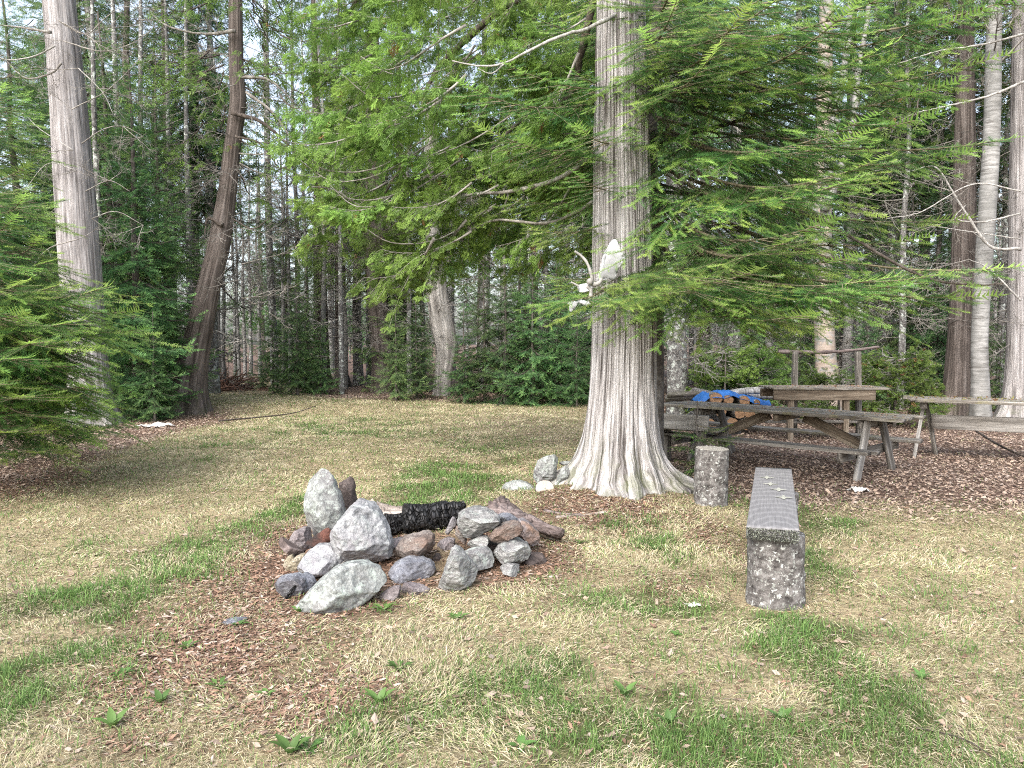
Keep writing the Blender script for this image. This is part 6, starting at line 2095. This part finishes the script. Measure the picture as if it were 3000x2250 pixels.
def flakes(x, y, r, size, col_, name, label, curl=0.5, lift=0.012, long=1.0):
    """small folded leaf pieces lying on the ground, one mesh"""
    n = len(x)
    a = r.uniform(0, 6.283, n)
    base = np.stack([x, y, gz(x, y) + lift * (0.3 + r.random(n))], -1)
    u_ = np.stack([np.cos(a), np.sin(a), curl * r.normal(size=n) * 0.6], -1) * (size * long)[:, None]
    v_ = np.stack([-np.sin(a), np.cos(a), curl * r.normal(size=n)], -1) * (size * 0.55)[:, None]
    v2 = np.stack([np.sin(a), -np.cos(a), curl * r.normal(size=n)], -1) * (size * 0.55)[:, None]
    w = (r.uniform(-0.35, 0.35, n))[:, None]
    V = np.stack([base - u_, base + v_ + u_ * w, base + u_, base + v2 - u_ * w], 1).reshape(-1, 3)
    V[:, 2] = np.maximum(V[:, 2], np.repeat(base[:, 2], 4) - lift * 0.3)
    k = np.arange(n)[:, None] * 4
    F = np.concatenate([k + np.array([[0, 1, 2]]), k + np.array([[0, 2, 3]])])
    o = link(name, tri_mesh(name, V, F, [M['litter']], None, np.repeat(col_, 4, 0)))
    tag(o, label, 'litter', kind='stuff')


# orange brown cedar litter round the fire ring
x, y, r = scatter(480000, 2.55, 14, 1.2, 3)
keep = r.random(len(x)) < np.clip(smooth(0.28, 0.85, litter_w(x, y) + 0.5 * (fbm(x * 2.5, y * 2.5, 1, 3) - 0.5)), 0.05, 1) * 0.8
x, y = x[keep], y[keep]
n = len(x)
q = r.random(n)
c = mixc((0.105, 0.062, 0.043), (0.34, 0.215, 0.15), q)
c = np.where((r.random(n) < 0.16)[:, None], mixc((0.32, 0.25, 0.20), (0.45, 0.38, 0.32), q), c)
flakes(x, y, r, (0.004 + 0.012 * r.random(n) ** 3) * (1 + 0.06 * y), c, 'needle_litter', 'orange brown cedar needle litter round the fire ring and trunk', 0.35, 0.008, 1.5)

# brown broad leaves: dense under the tables and trees, few on the lawn
x, y, r = scatter(270000, 2.6, 33, 0.9, 4)
keep = (r.random(len(x)) < np.clip(smooth(0.25, 0.7, leaf_w(x, y) + 0.35 * (fbm(x * 1.3, y * 1.3, 5, 3) - 0.5)), 0.022, 1)) & ~on_stones(x, y)
x, y = x[keep], y[keep]
n = len(x)
q = r.random(n)
c = mixc((0.135, 0.092, 0.070), (0.45, 0.345, 0.27), q)
c = np.where((r.random(n) < 0.25)[:, None], mixc((0.27, 0.20, 0.155), (0.36, 0.30, 0.26), q), c)
flakes(x, y, r, (0.011 + 0.021 * r.random(n)), c, 'fallen_leaves', 'curled brown fallen leaves under the tables and along the forest edge', 0.5, 0.02, 1.0)

# thin fallen twigs and straws in the litter
x, y, r = scatter(5200, 2.6, 16, 1.2, 6)
n = len(x)
c = mixc((0.06, 0.045, 0.035), (0.26, 0.22, 0.18), r.random(n))
blades(x, y, r, r.uniform(0.06, 0.22, n), 0.0014 + 0.0002 * y, R(1) * r.uniform(0, 10, n), r.uniform(0, 6.283, n), R(1) * r.uniform(-6, 10, n), c, 'twig_litter', 'thin dead twigs scattered in the thatch')


def weed_mesh(seed, leaves, ln, wd, el, kind):
    r = np.random.default_rng(seed)
    g = Geo()
    for k in range(leaves):
        a = 6.283 * k / leaves + r.uniform(-0.4, 0.4)
        L = ln * r.uniform(0.6, 1.15)
        e = R(el + r.uniform(-14, 14))
        q = np.linspace(0, 1, 6)
        ell = e - R(40) * q
        px, pz = np.concatenate([[0], np.cumsum(np.cos(ell[1:]) * L / 5)]), np.concatenate([[0], np.cumsum(np.sin(ell[1:]) * L / 5)])
        w = wd * np.sin(np.pi * np.clip(q, 0.06, 0.97) ** (0.75 if kind else 1.5)) + 0.0015
        if not kind: w = w * (1 + 0.35 * np.array([0, 1, -1, 1, -1, 0]))
        c_, s_ = math.cos(a), math.sin(a)
        V = []
        for i in range(6):
            for sd in (-1, 0, 1):
                V.append((px[i] * c_ - sd * w[i] * s_, px[i] * s_ + sd * w[i] * c_, pz[i] + abs(sd) * w[i] * 0.35))
        F = []
        for i in range(5):
            for j in range(2):
                o = i * 3 + j
                F += [(o, o + 3, o + 4), (o, o + 4, o + 1)]
        col_ = np.array((0.10, 0.185, 0.05)) * (1.1 if kind else 0.85) * r.uniform(0.75, 1.25)
        g.add(V, F, 0, col_, True)
    return g.mesh('weed', [M['weed']])


WD = [weed_mesh(1, 9, 0.085, 0.011, 48, 0), weed_mesh(2, 5, 0.10, 0.016, 62, 1), weed_mesh(3, 13, 0.095, 0.010, 42, 0), weed_mesh(4, 4, 0.075, 0.015, 30, 1)]
for u, v, k, s, lab in ((1125, 1790, 2, 1.15, 'leafy dandelion clump in front of the flat lilac slate'), (875, 1795, 1, 0.8, 'small weed beside the foot of the long whitish slab'), (1340, 1815, 0, 1.1, 'leafy weed at the front right of the fire ring'),
                        (1350, 1660, 0, 0.8, 'weed growing by the triangular stone'), (1505, 1690, 0, 0.8, 'pale weed beside the small square stone'), (700, 1835, 0, 0.9, 'weed beside the flat dark slate flake'),
                        (1110, 2060, 1, 1.2, 'tall upright weed in the lower middle of the lawn'), (1170, 1960, 2, 1.0, 'bushy weed above the tall upright weed'), (330, 2130, 1, 1.2, 'tall weed in the litter at the lower left'),
                        (470, 2060, 1, 1.0, 'upright weed right of the green tufts at the left edge'), (1830, 2040, 1, 1.1, 'broad pale green weed in the right foreground grass'), (1525, 2190, 3, 1.2, 'broad-leaved weed at the bottom centre'),
                        (780, 2030, 3, 0.9, 'dark rosette weed in the needle litter'), (850, 2210, 1, 1.3, 'leafy weed at the bottom left of centre'), (640, 2010, 0, 0.9, 'spreading weed in the orange litter'), (550, 1900, 0, 0.9, 'low weed left of the fire ring\'s litter'),
                        (900, 2200, 2, 1.0, 'ragged weed at the bottom edge'), (360, 1980, 0, 0.9, 'low weed near the left green drift'), (2700, 1990, 1, 0.9, 'single upright weed in the right-hand straw'), (1960, 2120, 1, 1.0, 'two-leaved weed near the bottom right grass'),
                        (2290, 2110, 1, 1.0, 'weed below the log bench'), (1700, 1600, 0, 0.9, 'weed on the litter below the cedar'), (1920, 1610, 2, 0.9, 'grassy weed tuft between stump and bench'), (2160, 1490, 0, 0.8, 'weed right beside the log stump'), (1980, 1860, 3, 0.9, 'weed left of the bench foot')):
    p = G(u, v)
    o = link('weed', WD[k])
    o.location = (p.x, p.y, float(gz(p.x, p.y)) - 0.003)
    o.rotation_euler = (0, 0, random.uniform(0, 6.28))
    o.scale = (s * 0.85, s * 0.85, s * 0.85)
    tag(o, lab, 'weed', 'weeds in the lawn')
